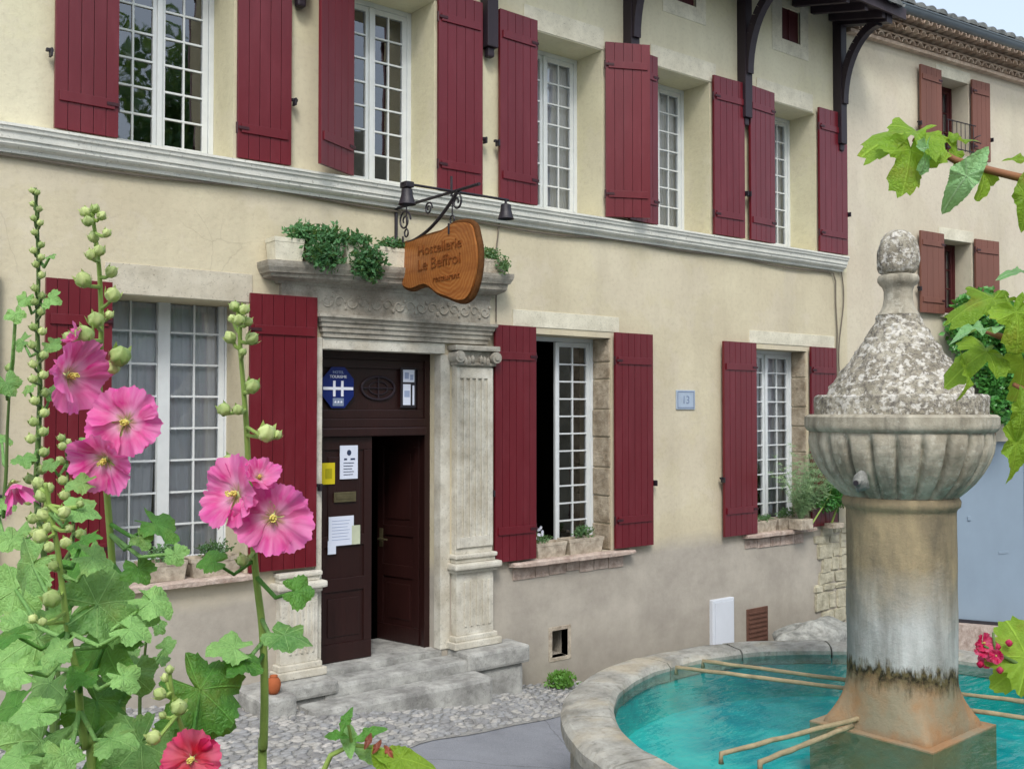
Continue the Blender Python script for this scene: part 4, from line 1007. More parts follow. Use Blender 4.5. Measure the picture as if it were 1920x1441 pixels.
# sloping pale kerb below the door
b = MB()
zk = lambda s_: -.60 - .16 * (s_ - 2.4)
b.slab([(1.2, zk(1.2)), (6.4, zk(6.4)), (6.4, zk(6.4) - 1.6), (1.2, zk(1.2) - 1.6)], lambda a, c, t: (a, t, c), -.25, .07)
bmesh.ops.recalc_face_normals(b.bm, faces=b.bm.faces); b.build('kerb_slab', M['sill'], nb)
b = MB(); b.slab([(2.2, zk(2.2) + .001), (6.2, zk(6.2) + .001), (6.2, zk(6.2) + .05), (2.2, zk(2.2) + .05)], lambda a, c, t: (a, t, c), .04, .078)
bmesh.ops.recalc_face_normals(b.bm, faces=b.bm.faces); b.build('rubber_strip', M['iron'], gd)
# génoise: stepped rows of tile ends
def genoise(y_out, z, parent, pitch=.17, rad=.07, y_in=0.0, ph=0):
    b = MB(); n = int(12 / pitch)
    b.box(0.0, 12, -y_out + .015, .0, z + rad * 1.05, z + rad * 1.05 + .025)
    for k in range(n):
        xc = pitch * (k + .5) + ph
        ro = [[b.bm.verts.new((xc + r * math.cos(q * math.pi / 8), yy, z + r * math.sin(q * math.pi / 8))) for q in range(9)] for r, yy in ((rad, -y_out), (rad, 0), )]
        ri = [[b.bm.verts.new((xc + r * math.cos(q * math.pi / 8), yy, z + r * math.sin(q * math.pi / 8))) for q in range(9)] for r, yy in ((rad * .74, -y_out), (rad * .74, 0), )]
        for q in range(8):
            b.bm.faces.new((ro[0][q], ro[0][q + 1], ro[1][q + 1], ro[1][q])); b.bm.faces.new((ri[0][q], ri[1][q], ri[1][q + 1], ri[0][q + 1])); b.bm.faces.new((ro[0][q], ri[0][q], ri[0][q + 1], ro[0][q + 1]))
    return b.build('tile_cornice', M['genoise'], parent)
genoise(.13, 7.63, nb); genoise(.25, 7.74, nb, ph=.08); genoise(.36, 7.85, nb)
B(0, 12, -.10, -.001, 7.58, 7.63, bev=.004).build('tile_cornice_base', M['genoise'], nb)
nr = MB().slab([(-.38, 7.96), (4.2, 9.1), (4.2, 9.15), (-.38, 8.0)], lambda a, c, k: (k, a, c), 0.0, 12); bmesh.ops.recalc_face_normals(nr.bm, faces=nr.bm.faces)
nr = nr.build('roof', M['tile_nb'], nb)
tiles(-.02, 12, .46, 8.12, .25, 4.2, .235, .095, M['tile_nb'], nr)
b = MB(); rows = []
for x in (0.05, 12): rows.append([b.bm.verts.new((x, -.50 + .075 * math.cos(q * math.pi / 8), 7.90 - .075 * math.sin(q * math.pi / 8))) for q in range(9)])
for q in range(8): b.bm.faces.new((rows[0][q], rows[0][q + 1], rows[1][q + 1], rows[1][q]))
b.tube([(0.05, -.575, 7.90), (12, -.575, 7.90)], .012, 6)
b.build('gutter', M['zinc'], nr, smooth='auto')

# ivy on the neighbour wall
iv = tag(empty('ivy_clump', (11.9, 0, 0), NA), 'dense glossy ivy clump on the neighbour wall behind the fountain finial', 'ivy')
b = MB(); rnd = random.Random(31)
for (s_, z, rx, rz, n_) in ((2.5, 3.8, .62, .42, 2400), (3.3, 3.55, .6, .55, 2200), (3.0, 2.95, .55, .42, 1800), (2.95, 2.55, .42, .25, 800), (3.7, 3.0, .5, .6, 1300), (2.2, 3.55, .3, .3, 500)):
    sprigs(b, (s_, -.32, z), (rx, .26, rz), n_, .085, rnd, aspect=.8, shell=.8)
b.build('foliage', M['ivy'], iv)
b = MB(); b.tube([(3.2, -.06, 2.0), (3.1, -.1, 2.6), (2.8, -.1, 3.2), (2.6, -.1, 3.8)], [.03, .025, .02, .012], 8); b.tube([(3.1, -.08, 2.6), (3.5, -.1, 3.2)], [.02, .01], 8); b.build('stem', M['twig'], iv)

# ------------------------------------------------------------------ fountain
Z0 = 5.9; FX = CAM + RT * (726 / 1900 * Z0) + F0 * Z0; FX.z = 0
K = Z0 / 1900
def fz(py, near=0): return 2.5 + (768 - py) * (Z0 - near) / 1900
def fr_(hw): return hw * K * .925
fo = tag(empty('fountain', (FX.x, FX.y, 0)), 'round stone fountain with a fluted bowl and pine shaped finial', 'fountain')
def wob(amp, sc_):
    def f(th, r, z):
        k = 1 + amp * noise.noise(Vector((math.cos(th) * sc_, math.sin(th) * sc_, z * sc_ * 2.2))); return r * k, z
    return f
def dens(prof, step=.02):
    out = [prof[0]]
    for a, c in zip(prof, prof[1:]):
        n = max(1, int(math.hypot(c[0] - a[0], c[1] - a[1]) / step))
        for i in range(1, n + 1): out.append((a[0] + (c[0] - a[0]) * i / n, a[1] + (c[1] - a[1]) * i / n))
    return out
fin = [(.001, fz(430)), (fr_(13), fz(431)), (fr_(24), fz(437)), (fr_(33), fz(449)), (fr_(38), fz(466)), (fr_(40), fz(487)), (fr_(39), fz(502)), (fr_(35), fz(510)), (fr_(27), fz(515))]
MB().lathe(dens(fin, .012), 48, (0, 0, 0), wob(.13, 4.5)).build('finial', M['f_cap'], fo, smooth=True)
col_ = [(fr_(26), fz(513)), (fr_(37), fz(516)), (fr_(40), fz(521)), (fr_(40), fz(527)), (fr_(36), fz(533)), (fr_(31), fz(537)), (fr_(28), fz(545)), (fr_(28), fz(560)), (fr_(31), fz(574)), (fr_(35), fz(582)), (fr_(41), fz(590))]
MB().lathe(dens(col_, .012), 48, (0, 0, 0), wob(.03, 3)).build('neck', M['f_bowl'], fo, smooth=True)
cap = [(fr_(41), fz(590)), (fr_(46), fz(606)), (fr_(57), fz(622)), (fr_(70), fz(642)), (fr_(84), fz(662)), (fr_(99), fz(682)), (fr_(113), fz(700)), (fr_(124), fz(714)), (fr_(134), fz(724)), (fr_(139), fz(736)), (fr_(140), fz(742))]
MB().lathe(dens(cap, .014), 110, (0, 0, 0), lambda th, r, z: (r * (1 + .05 * noise.noise(Vector((math.cos(th) * 6 * r * 3, math.sin(th) * 6 * r * 3, z * 16)))) + .012 * noise.noise(Vector((math.cos(th) * r * 40, math.sin(th) * r * 40, z * 40))), z)).build('cap', M['f_cap'], fo, smooth=True)
drum = [(fr_(139), fz(741)), (fr_(160), fz(740)), (fr_(165), fz(744)), (fr_(166), fz(776))]
MB().lathe(dens(drum, .015), 110, (0, 0, 0), wob(.02, 5)).build('drum', M['f_cap'], fo, smooth='auto')
rim = [(fr_(164), fz(776)), (fr_(178), fz(777)), (fr_(184), fz(781)), (fr_(184), fz(800)), (fr_(180), fz(806)), (fr_(174), fz(809))]
MB().lathe(dens(rim, .015), 110, (0, 0, 0), wob(.012, 4)).build('rim', M['f_bowl'], fo, smooth='auto')
bowl = [(fr_(174), fz(809)), (fr_(176), fz(816)), (fr_(177), fz(828)), (fr_(174), fz(845)), (fr_(166), fz(864)), (fr_(155), fz(883)), (fr_(140), fz(902)), (fr_(124), fz(917)), (fr_(110), fz(928))]
NG = 23
def gad(th, r, z):
    zt_ = (z - fz(928)) / (fz(809) - fz(928)); e = min(1, max(0, (1 - zt_) * 5)) * min(1, zt_ * 4 + .35)
    k = abs(math.cos(th * NG / 2 + .4)); k = 1 - (1 - k) ** 3.2
    return r * (1 - .13 * (1 - k) * e) * (1 + .008 * noise.noise(Vector((math.cos(th) * 5, math.sin(th) * 5, z * 8)))), z
MB().lathe(dens(bowl, .012), NG * 20, (0, 0, 0), gad).build('bowl', M['f_bowl'], fo, smooth=True)
shaft = [(fr_(110), fz(928)), (fr_(111), fz(930)), (fr_(114), fz(936)), (fr_(113), fz(945)), (fr_(107), fz(950)), (fr_(105), fz(955)), (fr_(105), fz(1000)), (fr_(105), fz(1100)), (fr_(105), 1.15), (fr_(105), 1.0)]
MB().lathe(dens(shaft, .03), 96, (0, 0, 0), wob(.014, 3)).build('column', M['f_column'], fo, smooth=True)
# base: round turning square
b = MB(); rings = []; PA = R_(47.6)
for i in range(15):
    t = i / 14; z = 1.0 - .32 * t; ring = []
    for k in range(96):
        th = 2 * math.pi * k / 96; q = (th - PA + math.pi / 4) % (math.pi / 2) - math.pi / 4
        rsq = .455 / (abs(math.cos(th - PA)) + abs(math.sin(th - PA)))
        s_ = min(1, t * 1.12) ** 1.9; r = fr_(105) * (1 - s_) + rsq * s_ * (1 + .0 * t)
        r *= 1 + .02 * noise.noise(Vector((math.cos(th) * 3, math.sin(th) * 3, z * 6)))
        ring.append(b.bm.verts.new((r * math.cos(th), r * math.sin(th), z)))
    rings.append(ring)
for r0, r1 in zip(rings, rings[1:]):
    for k in range(96): b.bm.faces.new((r0[k], r1[k], r1[(k + 1) % 96], r0[(k + 1) % 96]))
b.build('base', M['f_column'], fo, smooth=True)
b = MB(); c4 = [(.525 * math.cos(PA + k * math.pi / 2),   .525 * math.sin(PA + k * math.pi / 2)) for k in range(4)]
b.slab(c4, lambda a, c, t: (a, c, t), .1, .697); bmesh.ops.recalc_face_normals(b.bm, faces=b.bm.faces); b.build('plinth', M['f_column'], fo)
# basin
RO, RI, RZ, FLO = 1.97, 1.66, .745, .36
wallp = [(RO - .08, -1.2), (RO - .08, RZ - .20), (RO - .06, RZ - .18), (RO - .05, RZ - .13), (RI + .06, RZ - .13), (RI + .03, RZ - .2), (RI + .02, FLO)]
MB().lathe(dens(wallp, .08), 128, (0, 0, 0), wob(.006, 6)).build('basin_wall', M['f_basin'], fo, smooth='auto')
b = MB(); NS = 15
for k in range(NS):
    a0, a1 = 2 * math.pi * k / NS + .004, 2 * math.pi * (k + 1) / NS - .004; rows = []; n = 12; dz = random.uniform(-.006, .006)
    pr = [(RI + .02, RZ - .135), (RI, RZ - .12), (RI, RZ - .03), (RI + .03, RZ - .004), (RI + .10, RZ), (RO - .10, RZ), (RO - .03, RZ - .012), (RO, RZ - .04), (RO, RZ - .11), (RO - .03, RZ - .15), (RO - .07, RZ - .16)]
    for i in range(n + 1):
        th = a0 + (a1 - a0) * i / n
        rows.append([b.bm.verts.new(((r + .008 * noise.noise(Vector((th * 9, r * 5, 0)))) * math.cos(th), (r + .008 * noise.noise(Vector((th * 9, r * 5, 0)))) * math.sin(th), z + dz + .010 * noise.noise(Vector((th * 8, r * 7, 4))))) for r, z in pr])
    for r0, r1 in zip(rows, rows[1:]):
        for q in range(len(pr) - 1): b.bm.faces.new((r0[q], r0[q + 1], r1[q + 1], r1[q]))
    b.bm.faces.new(rows[0]); b.bm.faces.new(rows[-1][::-1])
bmesh.ops.recalc_face_normals(b.bm, faces=b.bm.faces)
b.build('basin_rim', M['f_basin'], fo, smooth='auto')
# upright facing slabs with joints
b = MB()
for k in range(60):
    th = 2 * math.pi * (k + .5) / 60; c_, s_ = math.cos(th), math.sin(th); hw = math.pi * RO / 60 - .006
    def P_(u, r, z): return (r * c_ - u * s_, r * s_ + u * c_, z)
    j = random.uniform(0, .012)
    b.slab([(-hw, -1.2), (hw, -1.2), (hw, RZ - .165), (-hw, RZ - .165)], lambda a, c, t: P_(a, t, c), RO - .09, RO - .055 - j)
bmesh.ops.recalc_face_normals(b.bm, faces=b.bm.faces)
b.build('facing_slabs', M['f_basin'], fo)
b = MB(); b.lathe([(RI + .03, FLO + .2), (RI + .01, FLO + .02), (.3, FLO)], 96); b.build('basin_floor', M['pool_paint'], fo)
b = MB(); b.lathe([(RI + .012, RZ - .085 + .0), (RI + .012, FLO + .05)], 128); b.build('basin_lining', M['pool_paint'], fo)
wt = MB(); vs = {}; WZ = .688
wt.lathe([(.30, 0), (.7, 0), (1.1, 0), (1.4, 0), (RI + .008, 0)], 96, (0, 0, 0)); bmesh.ops.recalc_face_normals(wt.bm, faces=wt.bm.faces)
if sum(f.normal.z for f in wt.bm.faces) < 0: bmesh.ops.reverse_faces(wt.bm, faces=wt.bm.faces)
o = wt.build('water', M['water'], smooth=True, loc=(FX.x, FX.y, WZ)); o['kind'] = 'structure'
bmn = bpy.data.meshes
# support bars in pairs
def bar(px0, py0, px1, py1, z=.755, r=.0145, hook=True):
    a = VZ(px0, py0, z) - FX; c = VZ(px1, py1, z) - FX; a.z = c.z = z
    b = MB(); n = 10
    pts = [a.lerp(c, i / n) + Vector((0, 0, .006 * noise.noise(Vector((i * .8, px0, 0))))) for i in range(n + 1)]
    b.tube([pts[0] + Vector((0, 0, -.05))] + pts + ([pts[-1] + Vector((0, 0, -.09))] if hook else []), [r * (1 + .25 * noise.noise(Vector((i * 1.7, px0, 0)))) for i in range(n + 2 + (1 if hook else 0))], 8)
    b.build('support_bar', M['bar'], fo, smooth=True)
bar(1268, 1250, 1605, 1292, hook=False); bar(1318, 1238, 1600, 1276, hook=False)
bar(1352, 1412, 1642, 1338); bar(1425, 1428, 1598, 1360, hook=False)
bar(1790, 1326, 2100, 1372); bar(1800, 1300, 2100, 1335, hook=False)
# spout mask under the bowl
p0 = VD(1607, 903, Z0 - .42) - FX
b = MB(); d_ = Vector((p0.x, p0.y, 0)).normalized()
b.ball(p0 - d_ * .05, .045, 1, 1, 1.3, 2, .4); b.tube([p0 - d_ * .05, p0 + d_ * .012 + Vector((0, 0, -.005))], .02, 10); b.build('spout', M['boulder'], fo, smooth=True)
b = MB(); b.tube([p0 + d_ * .013 + Vector((0, 0, -.005)), p0 + d_ * .016 + Vector((0, 0, -.005))], .015, 10); b.build('spout_dark_disc', M['iron'], fo)  # solid dark disc: the shade inside the spout mouth is put into its colour

# ------------------------------------------------------------------ large leaves and flowers
def orient(n, tip):
    n = n.normalized(); t = (tip - n * tip.dot(n)).normalized(); x = t.cross(n); return Matrix((x, t, n)).transposed()
def leaf_shape(th, kind):
    """outline radius for angle th measured from the tip"""
    if kind == 'holly':
        lobe = .72 + .28 * abs(math.cos(th * 2.5 * .92)) ** .8
        r = lobe * (1 - .18 * (abs(th) / math.pi) ** 3)
        if abs(th) > 2.75: r *= max(.12, 1 - (abs(th) - 2.75) / .39 * .95)
        return r * (1 + .045 * math.sin(th * 23) + .03 * math.sin(th * 41) + .02 * math.sin(th * 67))
    if kind == 'vine':
        l = abs(math.cos(th * 2.5 * .80)); lobe = .50 + .50 * l ** 1.1
        if abs(th) < .6: lobe *= 1.15
        r = lobe * (1 - .28 * (abs(th) / math.pi) ** 2)
        if abs(th) > 2.8: r *= max(.15, 1 - (abs(th) - 2.8) / .34 * .9)
        return r * (1 + .06 * math.sin(th * 27))
    if kind == 'oval':
        return .42 / max(.36, (abs(math.sin(th)) ** 1.3 + .42 * abs(math.cos(th)))) * (1 + .03 * math.sin(th * 37)) * (1.05 if abs(th) < .2 else 1)
def add_leaf(parent, c, R, n, tip, mat, kind='holly', rnd=random, droop=.35, fold=.25, base=None, stem='stem_dark', name='leaf'):
    b = MB(); Mx = orient(n, tip); NA_, NR = (84, 8) if R > .05 else (48, 5); ph = rnd.uniform(0, 6.28); rings = []
    ruf = rnd.uniform(.06, .15); asy = rnd.uniform(-.12, .12); bend = rnd.uniform(-.25, .25)
    off = {'holly': -.15, 'vine': -.3, 'oval': -.1}[kind]
    def P_(th, q):
        r = leaf_shape(th, kind) * q; r *= 1 + asy * math.sin(th + ph) + .05 * math.sin(th * 3 + ph * 3); x = r * math.sin(th); y = r * math.cos(th)
        z = -droop * (r ** 2) * (.6 + .5 * math.cos(th)) + bend * x * y * .8 + fold * abs(x) * (.6 if kind != 'oval' else 1.2) + ruf * q ** 2 * math.sin(th * 5 + ph) + .03 * q ** 2 * math.sin(th * 13 + ph * 2) - .025 * abs(math.sin(th * 2.5 * .92)) * q
        return Vector(c) + Mx @ (Vector((x, y + off * 0, z)) * R)
    cen_ = b.bm.verts.new(P_(0, .0)); prev = None
    for i in range(1, NR + 1):
        q = i / NR; ring = [b.bm.verts.new(P_(-math.pi + 2 * math.pi * k / NA_, q)) for k in range(NA_)]
        for k in range(NA_):
            k2 = (k + 1) % NA_; u0, u1 = k / NA_, (k + 1) / NA_
            if prev is None:
                f = b.bm.faces.new((cen_, ring[k], ring[k2])); uv = ((u0, 0), (u0, q), (u1, q))
            else:
                f = b.bm.faces.new((prev[k], ring[k], ring[k2], prev[k2])); q0 = (i - 1) / NR; uv = ((u0, q0), (u0, q), (u1, q), (u1, q0))
            for l, a in zip(f.loops, uv): l[b.uv].uv = a
        prev = ring
    if base is not None:
        base = Vector(base); mid = (base + Vector(c)) / 2 + Vector((0, 0, -.02)); b.tube([base, mid, Vector(c)], [.0035, .003, .0022], 6)
    o = b.build(name, M[mat], parent, smooth=True); return o
TOCAM = -FW
def add_bud(parent, c, r, d, rnd, mat='bud', open_=False):
    """round bud wrapped in pointed sepals"""
    d = Vector(d).normalized(); Mx = orient(d, d.orthogonal()); b = MB(); rings = []
    prof_ = [(.05, -1.15), (.35, -1.0), (.8, -.6), (1.0, 0), (.9, .45), (.6, .85), (.28, 1.1), (.05, 1.28)]
    for (rr_, zz) in prof_:
        rings.append([b.bm.verts.new(Vector(c) + Mx @ Vector((rr_ * r * (1 + .09 * math.cos(5 * t)) * math.cos(t + zz * .5), rr_ * r * (1 + .09 * math.cos(5 * t)) * math.sin(t + zz * .5), zz * r))) for t in [2 * math.pi * k / 20 for k in range(20)]])
    for r0, r1 in zip(rings, rings[1:]):
        for k in range(20): b.bm.faces.new((r0[k], r0[(k + 1) % 20], r1[(k + 1) % 20], r1[k]))
    for k in range(5):
        a = k * 2 * math.pi / 5 + .6; w0 = .35
        for s in (0,):
            base_ = Mx @ Vector((r * .9 * math.cos(a), r * .9 * math.sin(a), -r * .5)); t_ = Mx @ Vector((r * 1.25 * math.cos(a), r * 1.25 * math.sin(a), r * .9))
            l_ = Mx @ Vector((r * 1.08 * math.cos(a - w0), r * 1.08 * math.sin(a - w0), -r * .1)); m_ = Mx @ Vector((r * 1.08 * math.cos(a + w0), r * 1.08 * math.sin(a + w0), -r * .1))
            b.face([Vector(c) + base_, Vector(c) + m_, Vector(c) + t_]); b.face([Vector(c) + base_, Vector(c) + t_, Vector(c) + l_])
    return b.build('bud', M[mat], parent, smooth=True)
def add_flower(parent, c, R, n, mat='pink', rnd=random, cup=.35, ruffle=.085, roll=0):
    """five broad overlapping ruffled petals round a stamen column"""
    c = Vector(c); n = Vector(n).normalized(); up_ = Vector((0, 0, 1)); Mx = orient(n, up_); b = MB()
    NA_, NR = 34, 12
    for k in range(5):
        a0 = roll + k * 2 * math.pi / 5; span = 2 * math.pi / 5 * 1.5; ph = rnd.uniform(0, 6.28); rows = []
        cupk = cup * rnd.uniform(.55, 1.45); rl = rnd.uniform(.92, 1.04); sw = rnd.uniform(-.12, .12)
        for i in range(NR + 1):
            q = i / NR; row = []
            for j in range(NA_ + 1):
                u = j / NA_ - .5; th = a0 + span * u * (.35 + .65 * min(1, q * 1.5))
                rr_ = q * (1 - 1.15 * abs(u) ** 2.8 * 1.4) * rl * (1 + (.03 * math.sin(u * 40 + ph) + .02 * math.sin(u * 93)) * q ** 3) * (.96 + .04 * math.sin(ph))
                z = cupk * (rr_ ** 1.25) - .10 * max(0, rr_ - .6) * 2 + (.07 + sw) * u * 2 * q + .09 * math.cos(u * 6 + ph) * q * q + ruffle * q ** 2.2 * math.sin(u * 13 + ph) + ruffle * .55 * q ** 3 * math.sin(u * 29 + ph * 2) + .02 * q ** 4 * math.sin(u * 71 + ph)
                row.append(b.bm.verts.new(c + Mx @ (Vector((rr_ * math.cos(th), rr_ * math.sin(th), z)) * R)))
            rows.append(row)
        for i in range(NR):
            for j in range(NA_):
                f = b.bm.faces.new((rows[i][j], rows[i][j + 1], rows[i + 1][j + 1], rows[i + 1][j]))
                for l, (a, e) in zip(f.loops, ((i, j), (i, j + 1), (i + 1, j + 1), (i + 1, j))): l[b.uv].uv = ((k + e / NA_) / 5, a / NR)
    fo_ = b.build('flower', M[mat], parent, smooth=True)
    b = MB(); b.tube([c, c + n * R * .22, c + n * R * .34], [R * .04, R * .045, R * .02], 8)
    for _ in range(46):
        t = rnd.uniform(.08, .36); a = rnd.uniform(0, 6.28); p = c + n * R * t + Mx @ Vector((math.cos(a), math.sin(a), 0)) * R * .07; b.ball(p, R * .022, sub=1)
    b.build('stamen', M['stamen'], fo_, smooth=True)
    b = MB()
    for k in range(5):
        a = k * 1.257 + .5; e = Mx @ Vector((math.cos(a), math.sin(a), .12)) * R * .42; s_ = Mx @ Vector((-math.sin(a), math.cos(a), 0)) * R * .13
        b.face([c - n * R * .06, c + e * .5 - s_ - n * R * .04, c + e - n * R * .03]); b.face([c - n * R * .06, c + e - n * R * .03, c + e * .5 + s_ - n * R * .04])
    b.ball(c - n * R * .08, R * .13, sub=2)
    b.build('calyx', M['bud'], fo_, smooth=True)
    return fo_
BEDZ = .95
def holly(label, stem_pts, depth, base_r, buds=(), leaves=(), flowers=(), seed=1, stem='stem', tipz=None, lm='holly_leaf'):
    rnd = random.Random(seed)
    P = [VD(x, y, depth * (1 + .01 * i)) for i, (x, y) in enumerate(stem_pts)]
    g = Vector((P[-1].x + rnd.uniform(-.03, .03), P[-1].y + rnd.uniform(-.03, .03), BEDZ))
    root = tag(empty('hollyhock', g), label, 'hollyhock', 'hollyhocks growing in the raised bed')
    path = P + [P[-1].lerp(g, .5) + Vector((.01, 0, 0)), g]
    # smooth path
    n = len(path); rad = [base_r * .84 * (.35 + .65 * i / (n - 1)) for i in range(n)]
    fine, fr2 = [], []
    for i in range(n - 1):
        p0, p1, p2, p3 = path[max(0, i - 1)], path[i], path[i + 1], path[min(n - 1, i + 2)]
        for k in range(5):
            t = k / 5; fine.append(.5 * ((2 * p1) + (-p0 + p2) * t + (2 * p0 - 5 * p1 + 4 * p2 - p3) * t * t + (-p0 + 3 * p1 - 3 * p2 + p3) * t ** 3)); fr2.append(rad[i] + (rad[i + 1] - rad[i]) * t)
    fine.append(path[-1]); fr2.append(rad[-1])
    fine = [p - g for p in fine]
    MB().tube(fine, fr2, 10).build('stem', M[stem], root, smooth=True)
    def near(p): return min(fine, key=lambda q: (q - p).length)
    def low(p): # attach somewhat below
        q = near(p); i = fine.index(q); return fine[min(len(fine) - 1, i + 1)]
    for (x, y, r) in buds:
        p = VD(x, y, depth + rnd.uniform(-.03, .02)) - g; s_ = low(p); rr_ = r * .88 * depth / 1900
        d = (p - near(p)); d = (d.normalized() if d.length > 1e-4 else Vector((0, 0, 1))) * .6 + Vector((0, 0, .7)) + TOCAM * .15
        bo = add_bud(root, p, rr_, d, rnd, 'bud')
        b = MB(); b.tube([s_, (s_ + p) / 2 + Vector((0, 0, -.004)), p - d.normalized() * rr_], [.003, .0026, .0024], 6); b.build('stalk', M[stem], bo)
    for L in leaves:
        x, y, sz = L[:3]; dd_ = L[3] if len(L) > 3 else rnd.uniform(-.08, .12); mt = L[4] if len(L) > 4 else lm; tip_ = L[5] if len(L) > 5 else None; face = L[6] if len(L) > 6 else None
        p = VD(x, y, depth + dd_) - g; R = sz / 2 * (depth + dd_) / 1900 * (1.0 if sz < 100 else .86)
        out = (p - near(p)); out.z = 0
        if out.length < .01: out = RT * rnd.uniform(-1, 1)
        out.normalize()
        if tip_: tp = RT * tip_[0] + UP * tip_[1] + TOCAM * .2
        else: tp = out * .8 + Vector((0, 0, -.35)) + RT * rnd.uniform(-.4, .4)
        fc = (face if face is not None else .7) * rnd.uniform(.55, 1.1)
        nn = TOCAM * fc + Vector((0, 0, 1)) * (1.2 - fc) + RT * rnd.uniform(-.55, .55)
        b_ = low(p)
        add_leaf(root, p - orient(nn, tp) @ Vector((0, R * .15, 0)), R, nn, tp, mt, 'holly', rnd, base=b_)
    for (x, y, sz, nr_, mt, cup) in flowers:
        p = VD(x, y, depth - .03) - g; R = sz / 2 * depth / 1900
        nn = RT * nr_[0] + UP * nr_[1] + TOCAM * nr_[2]
        fo_ = add_flower(root, p - nn.normalized() * R * .25, R, nn, mt, rnd, cup=cup, roll=rnd.uniform(0, 6))
        b = MB(); b.tube([low(p), p - nn.normalized() * R * .4], .0035, 6); b.build('stalk', M[stem], fo_)
    return root
def budline(pts, n, r0, r1, jit, seed):
    """buds alternating up a stem"""
    rnd = random.Random(seed); out = []
    for i in range(n):
        t = i / max(1, n - 1); k = t * (len(pts) - 1); a = int(min(k, len(pts) - 2)); f = k - a
        x = pts[a][0] + (pts[a + 1][0] - pts[a][0]) * f; y = pts[a][1] + (pts[a + 1][1] - pts[a][1]) * f
        out.append((x + (1 if i % 2 else -1) * jit * rnd.uniform(.5, 1.2) * (.5 + t), y + rnd.uniform(-6, 6), r0 + (r1 - r0) * t))
    return out
# thin tall stem, furthest left
s1 = [(66, 352), (70, 430), (72, 520), (70, 620), (75, 720), (72, 820), (68, 930), (80, 1020), (90, 1120), (95, 1240)]
holly('tallest slender hollyhock with only small green buds at far left', s1, 1.95, .010,
      buds=budline(s1[:8], 40, 6, 12, 10, 2), leaves=[(96, 560, 44), (48, 560, 38), (98, 645, 40), (40, 640, 44), (52, 730, 34), (100, 735, 40), (44, 860, 46), (30, 1000, 60), (95, 480, 22), (60, 1100, 90)], seed=2, stem='stem_dark')
# second stem with three pink blooms
s2 = [(172, 395), (180, 450), (187, 520), (190, 620), (187, 720), (192, 830), (200, 920), (208, 1020), (214, 1110), (222, 1230), (228, 1340)]
holly('tall hollyhock with three large pink blooms in front of the left window', s2, 1.42, .0085,
      buds=[(160, 398, 11), (178, 392, 10), (190, 405, 10), (165, 415, 11), (200, 437, 9), (176, 445, 12), (186, 470, 12), (172, 478, 12), (209, 510, 13), (157, 525, 17), (211, 553, 16), (180, 600, 17), (205, 590, 9), (158, 628, 20), (225, 668, 22), (212, 690, 14), (128, 632, 11)],
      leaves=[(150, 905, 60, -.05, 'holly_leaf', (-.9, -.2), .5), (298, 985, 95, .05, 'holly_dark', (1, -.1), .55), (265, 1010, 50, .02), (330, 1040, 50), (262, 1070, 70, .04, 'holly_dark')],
      flowers=[(140, 705, 150, (.88, -.05, .42), 'pink', .55), (232, 792, 146, (.12, .05, 1), 'pink', .22), (190, 868, 128, (-.15, -.35, .8), 'pink', .4), (143, 632, 44, (-.5, .5, .5), 'pink', 1.0)], seed=3)
# third stem at centre with two pink blooms
s3 = [(452, 575), (450, 640), (456, 720), (462, 800), (466, 880), (474, 1000), (480, 1080), (492, 1180), (496, 1290), (494, 1400), (492, 1441)]
holly('hollyhock with two large frilled pink blooms between window and door', s3, 1.40, .009,
      buds=[(440, 575, 11), (458, 580, 11), (448, 600, 12), (465, 603, 10), (436, 598, 9), (432, 633, 13), (472, 635, 14), (455, 660, 8), (473, 724, 16), (420, 768, 14), (446, 768, 11), (500, 812, 19), (520, 815, 10), (430, 868, 18), (455, 1050, 13)],
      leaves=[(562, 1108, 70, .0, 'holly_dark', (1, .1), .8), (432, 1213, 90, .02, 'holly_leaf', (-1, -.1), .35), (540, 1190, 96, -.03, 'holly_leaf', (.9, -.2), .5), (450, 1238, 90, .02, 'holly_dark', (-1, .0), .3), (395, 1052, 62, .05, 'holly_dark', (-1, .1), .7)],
      flowers=[(432, 925, 146, (-.45, .15, .8), 'pink', .45), (512, 972, 152, (.22, .0, 1), 'pink', .2), (487, 892, 70, (.3, .4, .6), 'pink', .9)], seed=4)
